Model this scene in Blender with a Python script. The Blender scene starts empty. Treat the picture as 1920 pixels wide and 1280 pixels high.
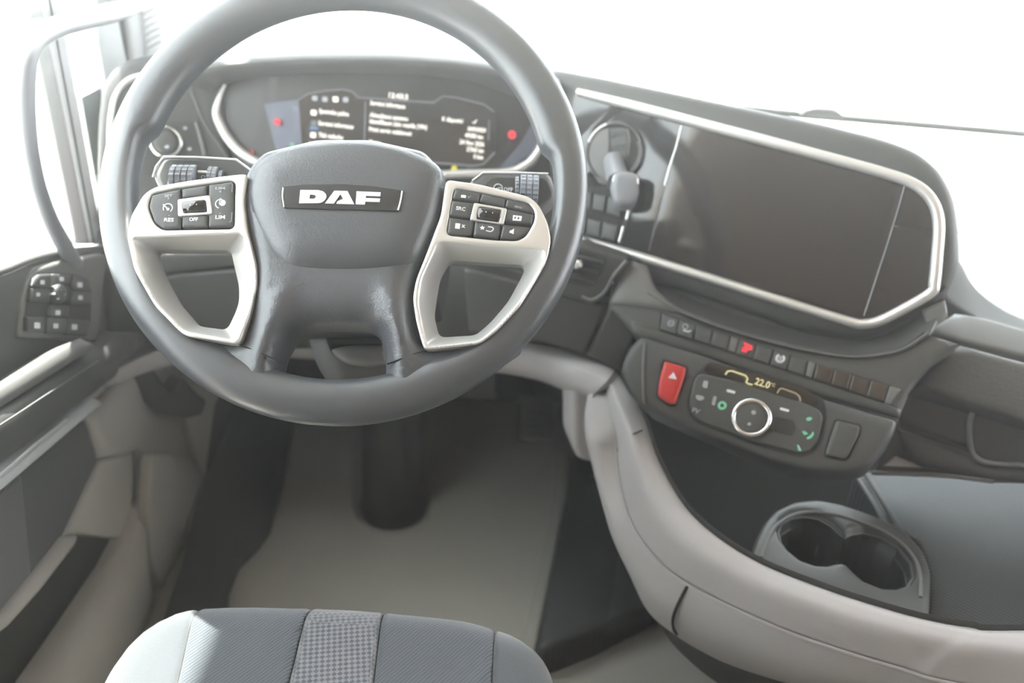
import bpy, math, random
import numpy as np
from mathutils import Vector, Matrix
from mathutils.geometry import delaunay_2d_cdt
random.seed(7)
scn = bpy.context.scene
col = scn.collection
# ---------------------------------------------------------------- camera
FPX = 1722.0
TH, RO, CAMZ = math.radians(28), math.radians(3), 1.08
F_ = np.array([0, math.cos(TH), -math.sin(TH)])
R0 = np.array([1.0, 0, 0]); U0 = np.array([0, math.sin(TH), math.cos(TH)])
R_ = math.cos(RO)*R0 + math.sin(RO)*U0
U_ = -math.sin(RO)*R0 + math.cos(RO)*U0
C_ = np.array([0, 0, CAMZ])
cam = bpy.data.cameras.new('camera'); camo = bpy.data.objects.new('camera', cam); col.objects.link(camo)
camo.matrix_world = Matrix(((R_[0], U_[0], -F_[0], 0), (R_[1], U_[1], -F_[1], 0), (R_[2], U_[2], -F_[2], CAMZ), (0, 0, 0, 1)))
cam.sensor_width = 36; cam.lens = 36*FPX/1920; cam.clip_start = .02
cam.dof.use_dof = True; cam.dof.focus_distance = .86; cam.dof.aperture_fstop = 3.2
scn.camera = camo
# ---------------------------------------------------------------- world, sun, exposure
scn.view_settings.view_transform = 'Standard'; scn.view_settings.look = 'None'
scn.view_settings.gamma = 1; scn.view_settings.use_curve_mapping = False
scn.view_settings.exposure = EXPOSURE = 0.3
w = bpy.data.worlds.new('World'); scn.world = w; w.use_nodes = True
bg = w.node_tree.nodes['Background']; bg.inputs[0].default_value = (.95, .97, 1, 1); bg.inputs[1].default_value = 8.5
sun = bpy.data.lights.new('sun', 'SUN'); suno = bpy.data.objects.new('sun', sun); col.objects.link(suno)
sun.energy = 55; sun.angle = math.radians(.8); sun.color = (1, .95, .86)
SUND = Vector((-.25, .36, 1.0)).normalized()          # towards the sun
suno.rotation_euler = SUND.to_track_quat('Z', 'Y').to_euler()
scn.cycles.use_denoising = True
scn.cycles.max_bounces = 8; scn.cycles.transparent_max_bounces = 16
scn.cycles.sample_clamp_indirect = 6; scn.cycles.caustics_reflective = False; scn.cycles.caustics_refractive = False
# ---------------------------------------------------------------- pixel rays -> points in the cab
def ray(x, y): return F_ + (x-960)/FPX*R_ + (640-y)/FPX*U_
def Dp(x, y, d): return C_ + d*ray(x, y)
def Zp(x, y, z): r = ray(x, y); return C_ + r*((z-CAMZ)/r[2])
def Xp(x, y, X): r = ray(x, y); return C_ + r*(X/r[0])
def Yp(x, y, Y): r = ray(x, y); return C_ + r*(Y/r[1])
class Fr:
    def __init__(s, o, n, up=(0, 0, 1)):
        s.o = np.array(o, float); s.n = np.array(n, float); s.n /= np.linalg.norm(s.n)
        s.u = np.cross(np.array(up, float), s.n); s.u /= np.linalg.norm(s.u); s.v = np.cross(s.n, s.u)
    def pt(s, x, y, h=0):
        r = ray(x, y); return C_ + r*(((s.o + h*s.n - C_) @ s.n)/(r @ s.n))
    def uv(s, x, y, h=0):
        q = s.pt(x, y, h) - s.o; return (q @ s.u, q @ s.v)
    def w(s, u, v, h=0): return s.o + u*s.u + v*s.v + h*s.n
    def dep(s, x, y): return (s.pt(x, y)-C_) @ F_
def nrm(yaw, el):   # yaw>0 turns the face towards -X
    a, e = math.radians(yaw), math.radians(el)
    return (-math.sin(a)*math.cos(e), -math.cos(a)*math.cos(e), math.sin(e))
# ---------------------------------------------------------------- materials
def lin(c): c /= 255.; return c/12.92 if c <= .04045 else ((c+.055)/1.055)**2.4
def S(r, g, b): return (lin(r), lin(g), lin(b), 1)
def mat(name, c, rough=.5, metal=0, spec=.5, bump=0, bscale=900, emit=None, estr=1, coat=0, sheen=0, var=0):
    m = bpy.data.materials.new(name); m.use_nodes = True; nt = m.node_tree; b = nt.nodes['Principled BSDF']
    b.inputs['Base Color'].default_value = c; b.inputs['Roughness'].default_value = rough
    b.inputs['Metallic'].default_value = metal; b.inputs['Specular IOR Level'].default_value = spec
    if coat: b.inputs['Coat Weight'].default_value = coat; b.inputs['Coat Roughness'].default_value = .06
    if sheen: b.inputs['Sheen Weight'].default_value = sheen; b.inputs['Sheen Roughness'].default_value = .5
    if emit: b.inputs['Emission Color'].default_value = emit; b.inputs['Emission Strength'].default_value = estr
    if bump or var:
        tc = nt.nodes.new('ShaderNodeTexCoord')
        no = nt.nodes.new('ShaderNodeTexNoise'); no.inputs['Scale'].default_value = bscale; no.inputs['Detail'].default_value = 2
        nt.links.new(tc.outputs['Object'], no.inputs['Vector'])
        if bump:
            bu = nt.nodes.new('ShaderNodeBump'); bu.inputs['Strength'].default_value = bump; bu.inputs['Distance'].default_value = .0006
            nt.links.new(no.outputs['Fac'], bu.inputs['Height']); nt.links.new(bu.outputs['Normal'], b.inputs['Normal'])
        if var:
            rp = nt.nodes.new('ShaderNodeValToRGB'); e = rp.color_ramp.elements
            e[0].position = .3; e[1].position = .7
            e[0].color = tuple(x*(1-var) for x in c[:3])+(1,); e[1].color = tuple(min(1, x*(1+var)) for x in c[:3])+(1,)
            nt.links.new(no.outputs['Fac'], rp.inputs[0]); nt.links.new(rp.outputs[0], b.inputs['Base Color'])
    return m
def wave_mat(name, c1, c2, scale, rough=.85, bump=.6, rot=(0, 0, 0), kind='BANDS', cross=False, sheen=.3):
    m = mat(name, c1, rough, sheen=sheen); nt = m.node_tree; b = nt.nodes['Principled BSDF']
    tc = nt.nodes.new('ShaderNodeTexCoord'); mp = nt.nodes.new('ShaderNodeMapping'); mp.inputs['Rotation'].default_value = rot
    nt.links.new(tc.outputs['Object'], mp.inputs[0])
    if cross:
        wv = nt.nodes.new('ShaderNodeTexChecker'); wv.inputs['Scale'].default_value = scale
    else:
        wv = nt.nodes.new('ShaderNodeTexWave'); wv.inputs['Scale'].default_value = scale; wv.bands_direction = 'X'
    nt.links.new(mp.outputs[0], wv.inputs['Vector'])
    rp = nt.nodes.new('ShaderNodeValToRGB'); e = rp.color_ramp.elements
    e[0].position = .3; e[1].position = .7; e[0].color = c1; e[1].color = c2
    nt.links.new(wv.outputs['Fac'], rp.inputs[0]); nt.links.new(rp.outputs[0], b.inputs['Base Color'])
    bu = nt.nodes.new('ShaderNodeBump'); bu.inputs['Strength'].default_value = bump; bu.inputs['Distance'].default_value = .001
    nt.links.new(wv.outputs['Fac'], bu.inputs['Height']); nt.links.new(bu.outputs['Normal'], b.inputs['Normal'])
    return m
M = {}
M['dark'] = mat('dark_soft_plastic', S(66, 65, 65), .5, bump=.25, bscale=700)
M['dark2'] = mat('dark_smooth_plastic', S(58, 57, 56), .42)
M['leather'] = mat('grained_black_leather', S(68, 70, 76), .40, bump=.55, bscale=520, spec=.8)
M['rim'] = mat('smooth_black_leather', S(68, 70, 75), .36, bump=.18, bscale=600, spec=.85)
M['key'] = mat('dark_button_plastic', S(70, 70, 70), .42)
M['black'] = mat('black_plastic', S(38, 37, 36), .4)
M['deep'] = mat('deep_black_plastic', S(22, 21, 20), .9, spec=.1)
M['gloss'] = mat('piano_black', S(22, 20, 19), .07, coat=.6)
M['badge'] = mat('badge_white_metal', S(226, 229, 232), .35, metal=.15)
M['deck'] = mat('glossy_dash_top', S(90, 90, 90), .22, spec=1)
M['handle'] = mat('grey_handle_plastic', S(128, 130, 135), .42)
M['roller'] = mat('ridged_roller_plastic', S(142, 145, 154), .4)
M['screen'] = mat('reflection_tinted_glass', S(44, 36, 31), .1, coat=.5)  # brown base colour stands in for warm reflections in the dark glass
M['screen2'] = mat('cluster_glass', S(46, 42, 42), .3)
M['silver'] = mat('satin_silver', S(222, 221, 219), .38, metal=.6)
M['chrome'] = mat('bright_chrome', S(230, 230, 230), .15, metal=1)
M['beige'] = mat('beige_plastic', S(170, 167, 168), .55, bump=.12, bscale=500)
M['beige2'] = mat('beige_door_plastic', S(158, 153, 147), .6, bump=.12, bscale=500)
M['gap'] = mat('seam_shadow_rubber', S(30, 29, 28), .8)
M['mid'] = mat('mid_grey_plastic', S(100, 99, 98), .5, bump=.15, bscale=500)
M['carpet'] = mat('beige_carpet', S(158, 155, 146), .95, bump=1, bscale=700, var=.12, sheen=.3)
M['carpet_edge'] = mat('carpet_binding', S(160, 157, 146), .9, bump=.5, bscale=900)
M['rubber'] = wave_mat('ribbed_rubber', S(42, 41, 41), S(58, 57, 57), 60, .6, .5, (0, 0, .5), sheen=0)
M['ribmat'] = wave_mat('ribbed_shelf_mat', S(30, 31, 33), S(84, 86, 90), 60, .5, .5, (0, 0, 2.3), sheen=0)
M['pad'] = mat('dimpled_dash_pad', S(66, 64, 62), .55, bump=.9, bscale=300)
M['red'] = mat('red_plastic', S(196, 38, 36), .35)
M['white'] = mat('white_print', S(225, 228, 232), .5)
M['grey_print'] = mat('grey_print', S(165, 168, 174), .5)
M['e_white'] = mat('lit_white', S(20, 20, 20), .5, emit=(1, .96, .86, 1), estr=1.7)
M['e_grey'] = mat('lit_grey', S(20, 20, 20), .5, emit=(.8, .8, .85, 1), estr=.25)
M['e_red'] = mat('lit_red', S(20, 5, 5), .5, emit=(1, .03, .06, 1), estr=1.1)
M['e_green'] = mat('lit_green', S(5, 20, 8), .5, emit=(.25, .75, .42, 1), estr=.6)
M['e_yellow'] = mat('lit_yellow', S(20, 20, 5), .5, emit=(.9, .85, .05, 1), estr=.8)
M['e_amber'] = mat('lit_pale_amber', S(20, 20, 5), .5, emit=(.95, .85, .42, 1), estr=.75)
M['e_blue'] = mat('lit_blue', S(5, 10, 20), .5, emit=(.25, .45, .9, 1), estr=.6)
M['brownkey'] = mat('brown_tinted_button', S(62, 50, 43), .3)
M['fab'] = wave_mat('dark_seat_fabric', S(60, 65, 72), S(80, 84, 90), 100, .9, .4, (0, 0, .65))
M['fab2'] = wave_mat('checked_seat_fabric', S(74, 76, 82), S(114, 114, 118), 260, .9, .5, (0, 0, .6), cross=True)
M['fabs'] = mat('plain_seat_fabric', S(66, 69, 74), .9, bump=.6, bscale=600, sheen=.4)
M['dfab'] = wave_mat('ribbed_door_fabric', S(58, 58, 60), S(84, 84, 86), 70, .9, .4, (0, 1.57, 0))
M['dfab2'] = mat('plain_door_fabric', S(72, 72, 74), .9, bump=.4, bscale=600)
M['wall'] = mat('cab_lining', S(152, 134, 116), .9)
M['pillar'] = mat('grey_pillar_trim', S(178, 180, 182), .6)
M['concrete'] = mat('outside_concrete', S(205, 203, 198), .9)
M['seal'] = mat('rubber_seal', S(60, 60, 60), .6)
def glass_mat(name, tint):
    m = bpy.data.materials.new(name); m.use_nodes = True; nt = m.node_tree; nt.nodes.clear()
    o = nt.nodes.new('ShaderNodeOutputMaterial'); mx = nt.nodes.new('ShaderNodeMixShader'); t = nt.nodes.new('ShaderNodeBsdfTransparent')
    g = nt.nodes.new('ShaderNodeBsdfGlossy'); g.inputs['Roughness'].default_value = .02; f = nt.nodes.new('ShaderNodeLayerWeight')
    p = nt.nodes.new('ShaderNodeMath'); p.operation = 'POWER'; p.inputs[1].default_value = 4; q = nt.nodes.new('ShaderNodeMath'); q.operation = 'MULTIPLY_ADD'; q.inputs[1].default_value = .5; q.inputs[2].default_value = .03
    t.inputs[0].default_value = tint; nt.links.new(f.outputs['Facing'], p.inputs[0]); nt.links.new(p.outputs[0], q.inputs[0])
    nt.links.new(q.outputs[0], mx.inputs[0]); nt.links.new(t.outputs[0], mx.inputs[1]); nt.links.new(g.outputs[0], mx.inputs[2]); nt.links.new(mx.outputs[0], o.inputs[0])
    return m
M['glass'] = glass_mat('window_glass', (.95, .98, .97, 1))
# ---------------------------------------------------------------- object helpers
ORG = {}
def thing(name, label, cat, loc, group=None):
    o = bpy.data.objects.new(name, None); o.empty_display_size = .05; col.objects.link(o)
    loc = Vector(tuple(float(c) for c in loc)); o.location = loc; ORG[o.name] = loc; o['label'] = label; o['category'] = cat
    if group: o['group'] = group
    return o
def struct_root(name, loc=(0, 0, 0)):
    o = bpy.data.objects.new(name, None); col.objects.link(o); o.location = loc; ORG[o.name] = Vector(loc); o['kind'] = 'structure'; return o
def mk(name, V, Fc, m, par=None, smooth=True, ang=35, label=None):
    V = np.asarray(V, float)
    if par is not None: org = ORG[par.name]
    else:
        lo, hi = V.min(0), V.max(0); org = Vector((float((lo[0]+hi[0])/2), float((lo[1]+hi[1])/2), float(lo[2])))
    me = bpy.data.meshes.new(name)
    me.from_pydata([tuple(p) for p in (V-np.array(org)).tolist()], [], Fc)
    me.materials.append(M[m] if isinstance(m, str) else m)
    me.validate(); 
    if smooth:
        me.polygons.foreach_set('use_smooth', [True]*len(me.polygons)); me.set_sharp_from_angle(angle=math.radians(ang))
    o = bpy.data.objects.new(name, me); col.objects.link(o)
    if par is not None: o.parent = par
    else: o.location = org
    ORG[o.name] = org
    if label: o['label'] = label
    return o
def struct(o): o['kind'] = 'structure'; return o
def tag(o, label, cat, group=None):
    o['label'] = label; o['category'] = cat
    if group: o['group'] = group
    return o
# ---------------------------------------------------------------- 2-D outlines
def catmull(P, n=6, closed=True):
    P = np.asarray(P, float); N = len(P); out = []
    for i in range(N if closed else N-1):
        if closed: a, b, c, d = P[i-1], P[i], P[(i+1) % N], P[(i+2) % N]
        else: a, b, c, d = P[max(i-1, 0)], P[i], P[i+1], P[min(i+2, N-1)]
        for k in range(n):
            t = k/n; out.append(.5*((2*b)+(c-a)*t+(2*a-5*b+4*c-d)*t*t+(3*b-a-3*c+d)*t**3))
    if not closed: out.append(P[-1])
    return np.array(out)
def rounded(P, r, n=5):
    P = np.asarray(P, float); N = len(P); out = []
    for i in range(N):
        a, b, c = P[i-1], P[i], P[(i+1) % N]
        d1, d2 = a-b, c-b; l1, l2 = np.linalg.norm(d1), np.linalg.norm(d2)
        q = min(r, l1*.45, l2*.45); p1, p2 = b+d1/l1*q, b+d2/l2*q
        for k in range(n+1):
            t = k/n; out.append((1-t)**2*p1+2*t*(1-t)*b+t*t*p2)
    return np.array(out)
def resample(P, step):
    out = []
    for i in range(len(P)):
        a, b = P[i], P[(i+1) % len(P)]; k = max(1, int(np.ceil(np.linalg.norm(b-a)/step)))
        for j in range(k): out.append(a+(b-a)*j/k)
    return np.array(out)
def inpoly(Q, P):
    x, y = Q[:, 0][:, None], Q[:, 1][:, None]; a = P; b = np.roll(P, -1, 0)
    cond = ((a[:, 1] > y) != (b[:, 1] > y)); xi = (b[:, 0]-a[:, 0])*(y-a[:, 1])/((b[:, 1]-a[:, 1])+1e-20)+a[:, 0]
    return (np.sum(cond & (x < xi), 1) % 2) == 1
def segdist(Q, loops):
    best = np.full(len(Q), 1e9)
    for P in loops:
        a = P; b = np.roll(P, -1, 0); ab = b-a; L = (ab**2).sum(1)+1e-20
        for s0 in range(0, len(Q), 4000):
            q = Q[s0:s0+4000]; t = np.clip(((q[:, None]-a)*ab).sum(2)/L, 0, 1)
            d = np.sqrt((((a+t[..., None]*ab)-q[:, None])**2).sum(2)).min(1); best[s0:s0+4000] = np.minimum(best[s0:s0+4000], d)
    return best
def outline(fr, pts, h=0, rnd=None, cr=False, px=True):
    P = np.array([fr.uv(x, y, h) for x, y in pts]) if px else np.asarray(pts, float)
    if cr: P = catmull(P, 5)
    elif rnd: P = rounded(P, rnd)
    return P
def patch(name, fr, outer, m, par=None, holes=(), h0=0., H=0., r=.003, base=-.006, rnd=None, cr=False, hf=None, step=None, px=True, label=None, hr=None, ang=35, hcr=None):
    """a solid slab with an outline and a pillowed front: h0 at its edge, h0+H inside, sides down to base"""
    loops = [outline(fr, outer, h0, rnd, cr, px)] + [outline(fr, q, h0, rnd if hr is None else hr, cr if hcr is None else hcr, px) for q in holes]
    size = max(np.ptp(loops[0], 0)); bs = step or max(r*1.2, size/40)
    loops = [resample(l, bs) for l in loops]
    pts = [p for l in loops for p in l]; edges = []; k = 0
    for l in loops:
        n = len(l); edges += [(k+i, k+(i+1) % n) for i in range(n)]; k += n
    nb = k; Q = []
    if H or hf:
        for li, l in enumerate(loops):
            area = .5*np.sum(l[:, 0]*np.roll(l[:, 1], -1)-np.roll(l[:, 0], -1)*l[:, 1])
            t = np.roll(l, -1, 0)-np.roll(l, 1, 0); t /= (np.linalg.norm(t, axis=1)[:, None]+1e-12)
            nn = np.stack([-t[:, 1], t[:, 0]], 1)*(1 if area > 0 else -1)*(1 if li == 0 else -1)
            for d in (.12, .35, .65, 1.):
                q = l+nn*d*r; keep = segdist(q, loops) > d*r*.93; Q.append(q[keep])
    if hf or step:
        g = step or size/25; lo, hi = loops[0].min(0), loops[0].max(0)
        X, Y = np.meshgrid(np.arange(lo[0], hi[0], g), np.arange(lo[1], hi[1], g)); q = np.stack([X.ravel()+g*.31, Y.ravel()+g*.37], 1)
        q = q[segdist(q, loops) > max(r*1.1, g*.5)]; Q.append(q)
    if Q:
        Q = np.concatenate(Q); keep = inpoly(Q, loops[0])
        for l in loops[1:]: keep &= ~inpoly(Q, l)
        pts += list(Q[keep])
    res = delaunay_2d_cdt([Vector((float(p[0]), float(p[1]))) for p in pts], edges, [], 0, 1e-7, True)
    V2 = np.array([tuple(v) for v in res[0]]); T = [tuple(f) for f in res[2]]
    cen = np.array([V2[list(f)].mean(0) for f in T]); ok = inpoly(cen, loops[0])
    for l in loops[1:]: ok &= ~inpoly(cen, l)
    T = [f for f, o in zip(T, ok) if o]
    d = segdist(V2, loops) if (H or hf) else np.zeros(len(V2))
    x = np.clip(d/max(r, 1e-9), 0, 1); hh = h0+H*np.sqrt(np.clip(1-(1-x)**2, 0, 1))
    if hf: hh = hh+hf(V2[:, 0], V2[:, 1], d)
    V = [fr.w(a, b, c) for (a, b), c in zip(V2, hh)]
    # skirt from edges used once
    cnt = {}
    for f in T:
        for i in range(3):
            e = (f[i], f[(i+1) % 3]); cnt[e] = cnt.get(e, 0)+1
    bd = [e for e in cnt if (e[1], e[0]) not in cnt]
    idx = {}; FF = list(T); nV = len(V2)
    for a, b in bd:
        for q in (a, b):
            if q not in idx: idx[q] = len(V); V.append(fr.w(V2[q][0], V2[q][1], base))
        FF.append((b, a, idx[a], idx[b]))
    # flat back
    bk = {}
    if nV < 1500:
        for f in T:
            g = []
            for q in f:
                if q in idx: g.append(idx[q])
                else:
                    if q not in bk: bk[q] = len(V); V.append(fr.w(V2[q][0], V2[q][1], base))
                    g.append(bk[q])
            FF.append(tuple(reversed(g)))
    return mk(name, V, FF, m, par, ang=ang, label=label)
def sweep(name, P, a, m, par=None, b=None, closed=False, up=None, seg=12, smooth=4, label=None, caps=True):
    """tube along 3-D points; a, b = half sizes (b along up)"""
    P = np.asarray(P, float)
    if smooth: P = catmull(P, smooth, closed)
    n = len(P); A = np.interp(np.linspace(0, 1, n), np.linspace(0, 1, len(np.atleast_1d(a))), np.atleast_1d(a)); B = A if b is None else np.full(n, b)
    T = (np.roll(P, -1, 0)-np.roll(P, 1, 0)) if closed else np.gradient(P, axis=0); T /= np.linalg.norm(T, axis=1)[:, None]+1e-12
    u = np.array(up if up is not None else (0, 0, 1.)); V = []
    for i in range(n):
        s = np.cross(T[i], u); s = s/(np.linalg.norm(s)+1e-9) if np.linalg.norm(s) > 1e-4 else np.array([1, 0, 0.]); w_ = np.cross(s, T[i])
        if up is None: u = w_
        for k in range(seg):
            t = 2*math.pi*k/seg; V.append(P[i]+A[i]*math.cos(t)*s+B[i]*math.sin(t)*w_)
    FF = []
    for i in range(n if closed else n-1):
        j = (i+1) % n
        for k in range(seg): FF.append((i*seg+k, i*seg+(k+1) % seg, j*seg+(k+1) % seg, j*seg+k))
    if not closed and caps: FF += [tuple(range(seg)), tuple(reversed(range((n-1)*seg, n*seg)))]
    return mk(name, V, FF, m, par, label=label, ang=50)
def loft(name, rows, m, par=None, nu=4, nv=4, thick=.004, label=None, closed=False, ang=40):
    A = np.array(rows, float)
    A = np.array([catmull(r, nu, closed) if nu > 1 else r for r in A])
    if nv > 1: A = np.stack([catmull(A[:, j], nv, False) for j in range(A.shape[1])], 1)
    a, b = A.shape[:2]; V = A.reshape(-1, 3); FF = []
    for i in range(a-1):
        for j in range(b if closed else b-1):
            k = (j+1) % b; FF.append((i*b+j, (i+1)*b+j, (i+1)*b+k, i*b+k))
    o = mk(name, V, FF, m, par, label=label, ang=ang)
    if thick:
        md = o.modifiers.new('thickness', 'SOLIDIFY'); md.thickness = thick; md.offset = -1
    return o
def box(name, lo, hi, m, par=None, bev=0, label=None):
    x0, y0, z0 = lo; x1, y1, z1 = hi
    V = [(x0, y0, z0), (x1, y0, z0), (x1, y1, z0), (x0, y1, z0), (x0, y0, z1), (x1, y0, z1), (x1, y1, z1), (x0, y1, z1)]
    FF = [(0, 3, 2, 1), (4, 5, 6, 7), (0, 1, 5, 4), (1, 2, 6, 5), (2, 3, 7, 6), (3, 0, 4, 7)]
    o = mk(name, V, FF, m, par, smooth=False, label=label)
    if bev: b = o.modifiers.new('bevel', 'BEVEL'); b.width = bev; b.segments = 3
    return o
def text(name, s, fr, x, y, hpx, m, par, h=.001, bold=0, wpx=None, ang=None, align='CENTER', depth=.0003, spacing=1, label=None):
    """flat lettering centred on pixel x,y; hpx = cap height in pixels; follows the frame's u axis"""
    c = bpy.data.curves.new(name, 'FONT'); c.body = s; c.align_x = align; c.align_y = 'CENTER'; c.extrude = depth; c.offset = bold; c.space_character = spacing; c.resolution_u = 2
    o = bpy.data.objects.new('tmp_text', c); col.objects.link(o)
    dg = bpy.context.evaluated_depsgraph_get(); me0 = bpy.data.meshes.new_from_object(o.evaluated_get(dg)); bpy.data.objects.remove(o)
    V = np.array([tuple(v.co) for v in me0.vertices]); FF = [tuple(p.vertices) for p in me0.polygons]; bpy.data.meshes.remove(me0)
    if not len(V): return None
    V[:, :2] -= [0 if align != 'CENTER' else (V[:, 0].min()+V[:, 0].max())/2, (V[:, 1].min()+V[:, 1].max())/2]
    o3 = fr.pt(x, y, h); mpp = ((o3-C_) @ F_)/FPX; k = hpx*mpp/.7
    kx = k if wpx is None else wpx*mpp/np.ptp(V[:, 0])
    a = ang or 0; ca, sa = math.cos(a), math.sin(a)
    W = [o3+(p[0]*kx*ca-p[1]*k*sa)*fr.u+(p[0]*kx*sa+p[1]*k*ca)*fr.v+p[2]*fr.n for p in V]
    return mk(name, W, FF, m, par, smooth=False, label=label)
def disc(fr, x, y, rpx, h=0, n=24, sy=1):
    c = fr.uv(x, y, h); mpp = ((fr.pt(x, y, h)-C_) @ F_)/FPX
    return [(c[0]+rpx*mpp*math.cos(t), c[1]+rpx*mpp*sy*math.sin(t)) for t in np.linspace(0, 2*math.pi, n, endpoint=False)]
def dome(name, fr, x, y, rpx, m, par, h0=0, H=.002, base=-.003, r=None, sy=1, label=None, n=24):
    P = disc(fr, x, y, rpx, h0, n, sy); mpp = ((fr.pt(x, y, h0)-C_) @ F_)/FPX
    return patch(name, fr, P, m, par, h0=h0, H=H, r=r or rpx*mpp*.5, base=base, px=False, label=label)
def ring(name, fr, x, y, rpx, tub, m, par, h=.002, sy=1, a0=0, a1=360, label=None):
    c = fr.uv(x, y, h); mpp = ((fr.pt(x, y, h)-C_) @ F_)/FPX; full = a1-a0 >= 360
    T = np.radians(np.linspace(a0, a1, 40, endpoint=not full))
    return sweep(name, [fr.w(c[0]+rpx*mpp*math.cos(t), c[1]+rpx*mpp*sy*math.sin(t), h) for t in T], tub, m, par, closed=full, up=fr.n, smooth=0, seg=8, label=label)
def line(name, fr, pts, tub, m, par, h=.001, cr=4, b=None, closed=False, label=None):
    return sweep(name, [fr.pt(x, y, h) for x, y in pts], tub, m, par, b=b, up=fr.n, smooth=cr, seg=8, closed=closed, label=label)
# ================================================================ frames
WF = Fr((-.1686, .8518, .7903), nrm(-1.02, 40.5))
CL = Fr(Dp(745, 245, 1.28), nrm(0, 24))
INF = Fr(Dp(1450, 400, 1.15), nrm(26, 22))
DPF = Fr(Dp(1450, 640, 1.12), nrm(24, 38))
CC = Fr(Dp(1410, 780, 1.075), nrm(24, 42))
LE = Fr(Dp(310, 220, 1.28), nrm(-12, 24))
XD = Fr((-.58, 1.1, .5), (1, 0, 0))
def zf(z):
    f = Fr.__new__(Fr); f.o = np.array([0, 1., z]); f.n = np.array([0, 0, 1.]); f.u = np.array([1., 0, 0]); f.v = np.array([0, 1., 0]); return f
# ================================================================ cab shell (setting)
ground = struct(box('ground', (-30, -12, -1.62), (30, 40, -1.5), 'concrete'))
floor = struct(box('floor', (-.62, -.95, -.06), (1.85, 1.95, 0), 'carpet'))
wf = struct(box('wall_front', (-.62, 1.72, 0), (1.85, 1.78, .44), 'deep'))
wb = struct(box('wall_back', (-.66, -1.0, 0), (1.85, -.95, 2.3), 'wall'))
ce = struct_root('ceiling', (.6, .2, 2.25))
box('lining', (-.66, -1.0, 2.25), (1.85, 1.46, 2.3), 'wall', ce)
wr = struct_root('wall_right', (1.82, .3, 0))
box('lower_panel', (1.80, -.95, 0), (1.85, 1.9, .62), 'beige2', wr); box('rear_panel', (1.80, -.95, .62), (1.85, .1, 2.25), 'wall', wr)
box('roof_rail', (1.80, .1, 1.62), (1.85, 1.5, 2.25), 'wall', wr)
wl = struct_root('wall_left', (-.62, -.4, 0))
box('rear_panel', (-.66, -.95, .0), (-.62, .28, 2.25), 'wall', wl); box('roof_rail', (-.64, .28, 1.88), (-.62, 1.46, 2.25), 'wall', wl)
box('cowl_side', (-.64, 1.28, 0), (-.62, 1.75, .75), 'pillar', wl)
box('front_pillar_body', (-.66, 1.42, .72), (-.615, 1.56, 1.95), 'pillar', wl)
# windscreen
win = struct_root('window_1', (.6, 1.66, .5))
WS = Fr((.6, 1.74, .43), (0, -1, -.16))
patch('windscreen_glass', WS, [(-1.24, .02), (1.22, .02), (1.2, 1.52), (-1.2, 1.52)], 'glass', win, px=False, rnd=.08, base=-.005)
box('header_frame', (-.66, 1.41, 1.92), (1.85, 1.50, 2.3), 'pillar', win)
box('added_sun_blocker', (-.66, 1.50, 1.94), (1.85, 1.98, 1.965), 'gloss', win, bev=.006)  # unseen visor slab added to keep direct sun off the console
box('lower_frame', (-.66, 1.70, .40), (1.85, 1.80, .437), 'deep', win)
wp = thing('wiper', 'slim dark windscreen wiper with a raised arm joint lying outside the glass', 'wiper', Dp(1700, 240, 1.72))
line('blade', Fr(Dp(1700, 240, 1.72), (0, -1, 0)), [(1385, 203), (1500, 215), (1700, 232), (1930, 252), (2100, 268)], .008, 'gap', wp, h=0)
patch('joint', Fr(Dp(1700, 240, 1.70), (0, -1, 0)), [(1500, 216), (1508, 204), (1530, 200), (1560, 202), (1578, 210), (1584, 224)], 'mid', wp, base=-.02, H=.004, r=.006, rnd=.004)
# left A pillar with speaker grille, window divider
pl = struct_root('trim_1', (-.6, 1.4, .7))
PF = Fr((-.6, 1.36, .8), (1, -.35, .1))
patch('pillar_cover', PF, [(226, -60), (262, -60), (345, 240), (262, 240)], 'pillar', pl, base=-.02, H=.004, r=.01)
patch('pillar_inner_strip', PF, [(150, -60), (200, -60), (262, 240), (215, 240)], 'pillar', pl, base=-.02, H=.003, r=.006, h0=-.004)
patch('pillar_groove', PF, [(198, -60), (230, -60), (268, 240), (252, 240)], 'seal', pl, base=-.02, h0=-.006)
patch('speaker_panel', PF, [(256, -60), (293, -60), (300, 20), (308, 70), (300, 110), (276, 120)], 'pillar', pl, base=-.02, h0=.006, H=.003, r=.006)
for i in range(9):
    y = -20+i*13
    line('grille_rib', PF, [(264+i*1.6, y+8), (279+i*1.2, y), (294+i*1., y-6)], .0011, 'mid', pl, h=.0098)
dv = struct_root('trim_2', (-.59, 1.23, .6))
VF = Fr((-.585, 1.23, .7), (1, -.5, .1))
patch('divider_cream_edge', VF, [(32, -60), (62, -60), (167, 458), (140, 458)], 'beige', dv, base=-.03, H=.003, r=.004)
patch('divider_grey_face', VF, [(63, -60), (100, -60), (193, 458), (168, 458)], 'pillar', dv, base=-.03, h0=.002, H=.003, r=.006)
patch('divider_groove', VF, [(80, -60), (84, -60), (178, 458), (175, 458)], 'seal', dv, base=0, h0=.0054)
wn = struct_root('window_2', (-.6, .7, .6))
box('side_glass', (-.612, .28, .50), (-.607, 1.24, 1.88), 'glass', wn)
box('quarter_glass', (-.612, 1.25, .50), (-.607, 1.62, 1.88), 'glass', wn)
gh = thing('grab_handle', 'grey curved tubular grab handle standing in front of the side window', 'handle', Xp(140, 480, -.55))
gp = [(290, -40), (262, 0), (215, 22), (165, 35), (110, 50), (75, 68), (55, 95), (48, 140), (48, 210), (55, 280), (70, 350), (92, 410), (115, 452), (140, 495)]
gX = [-.57, -.565, -.56, -.555, -.55, -.547, -.545, -.545, -.545, -.545, -.546, -.55, -.555, -.56]
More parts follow.
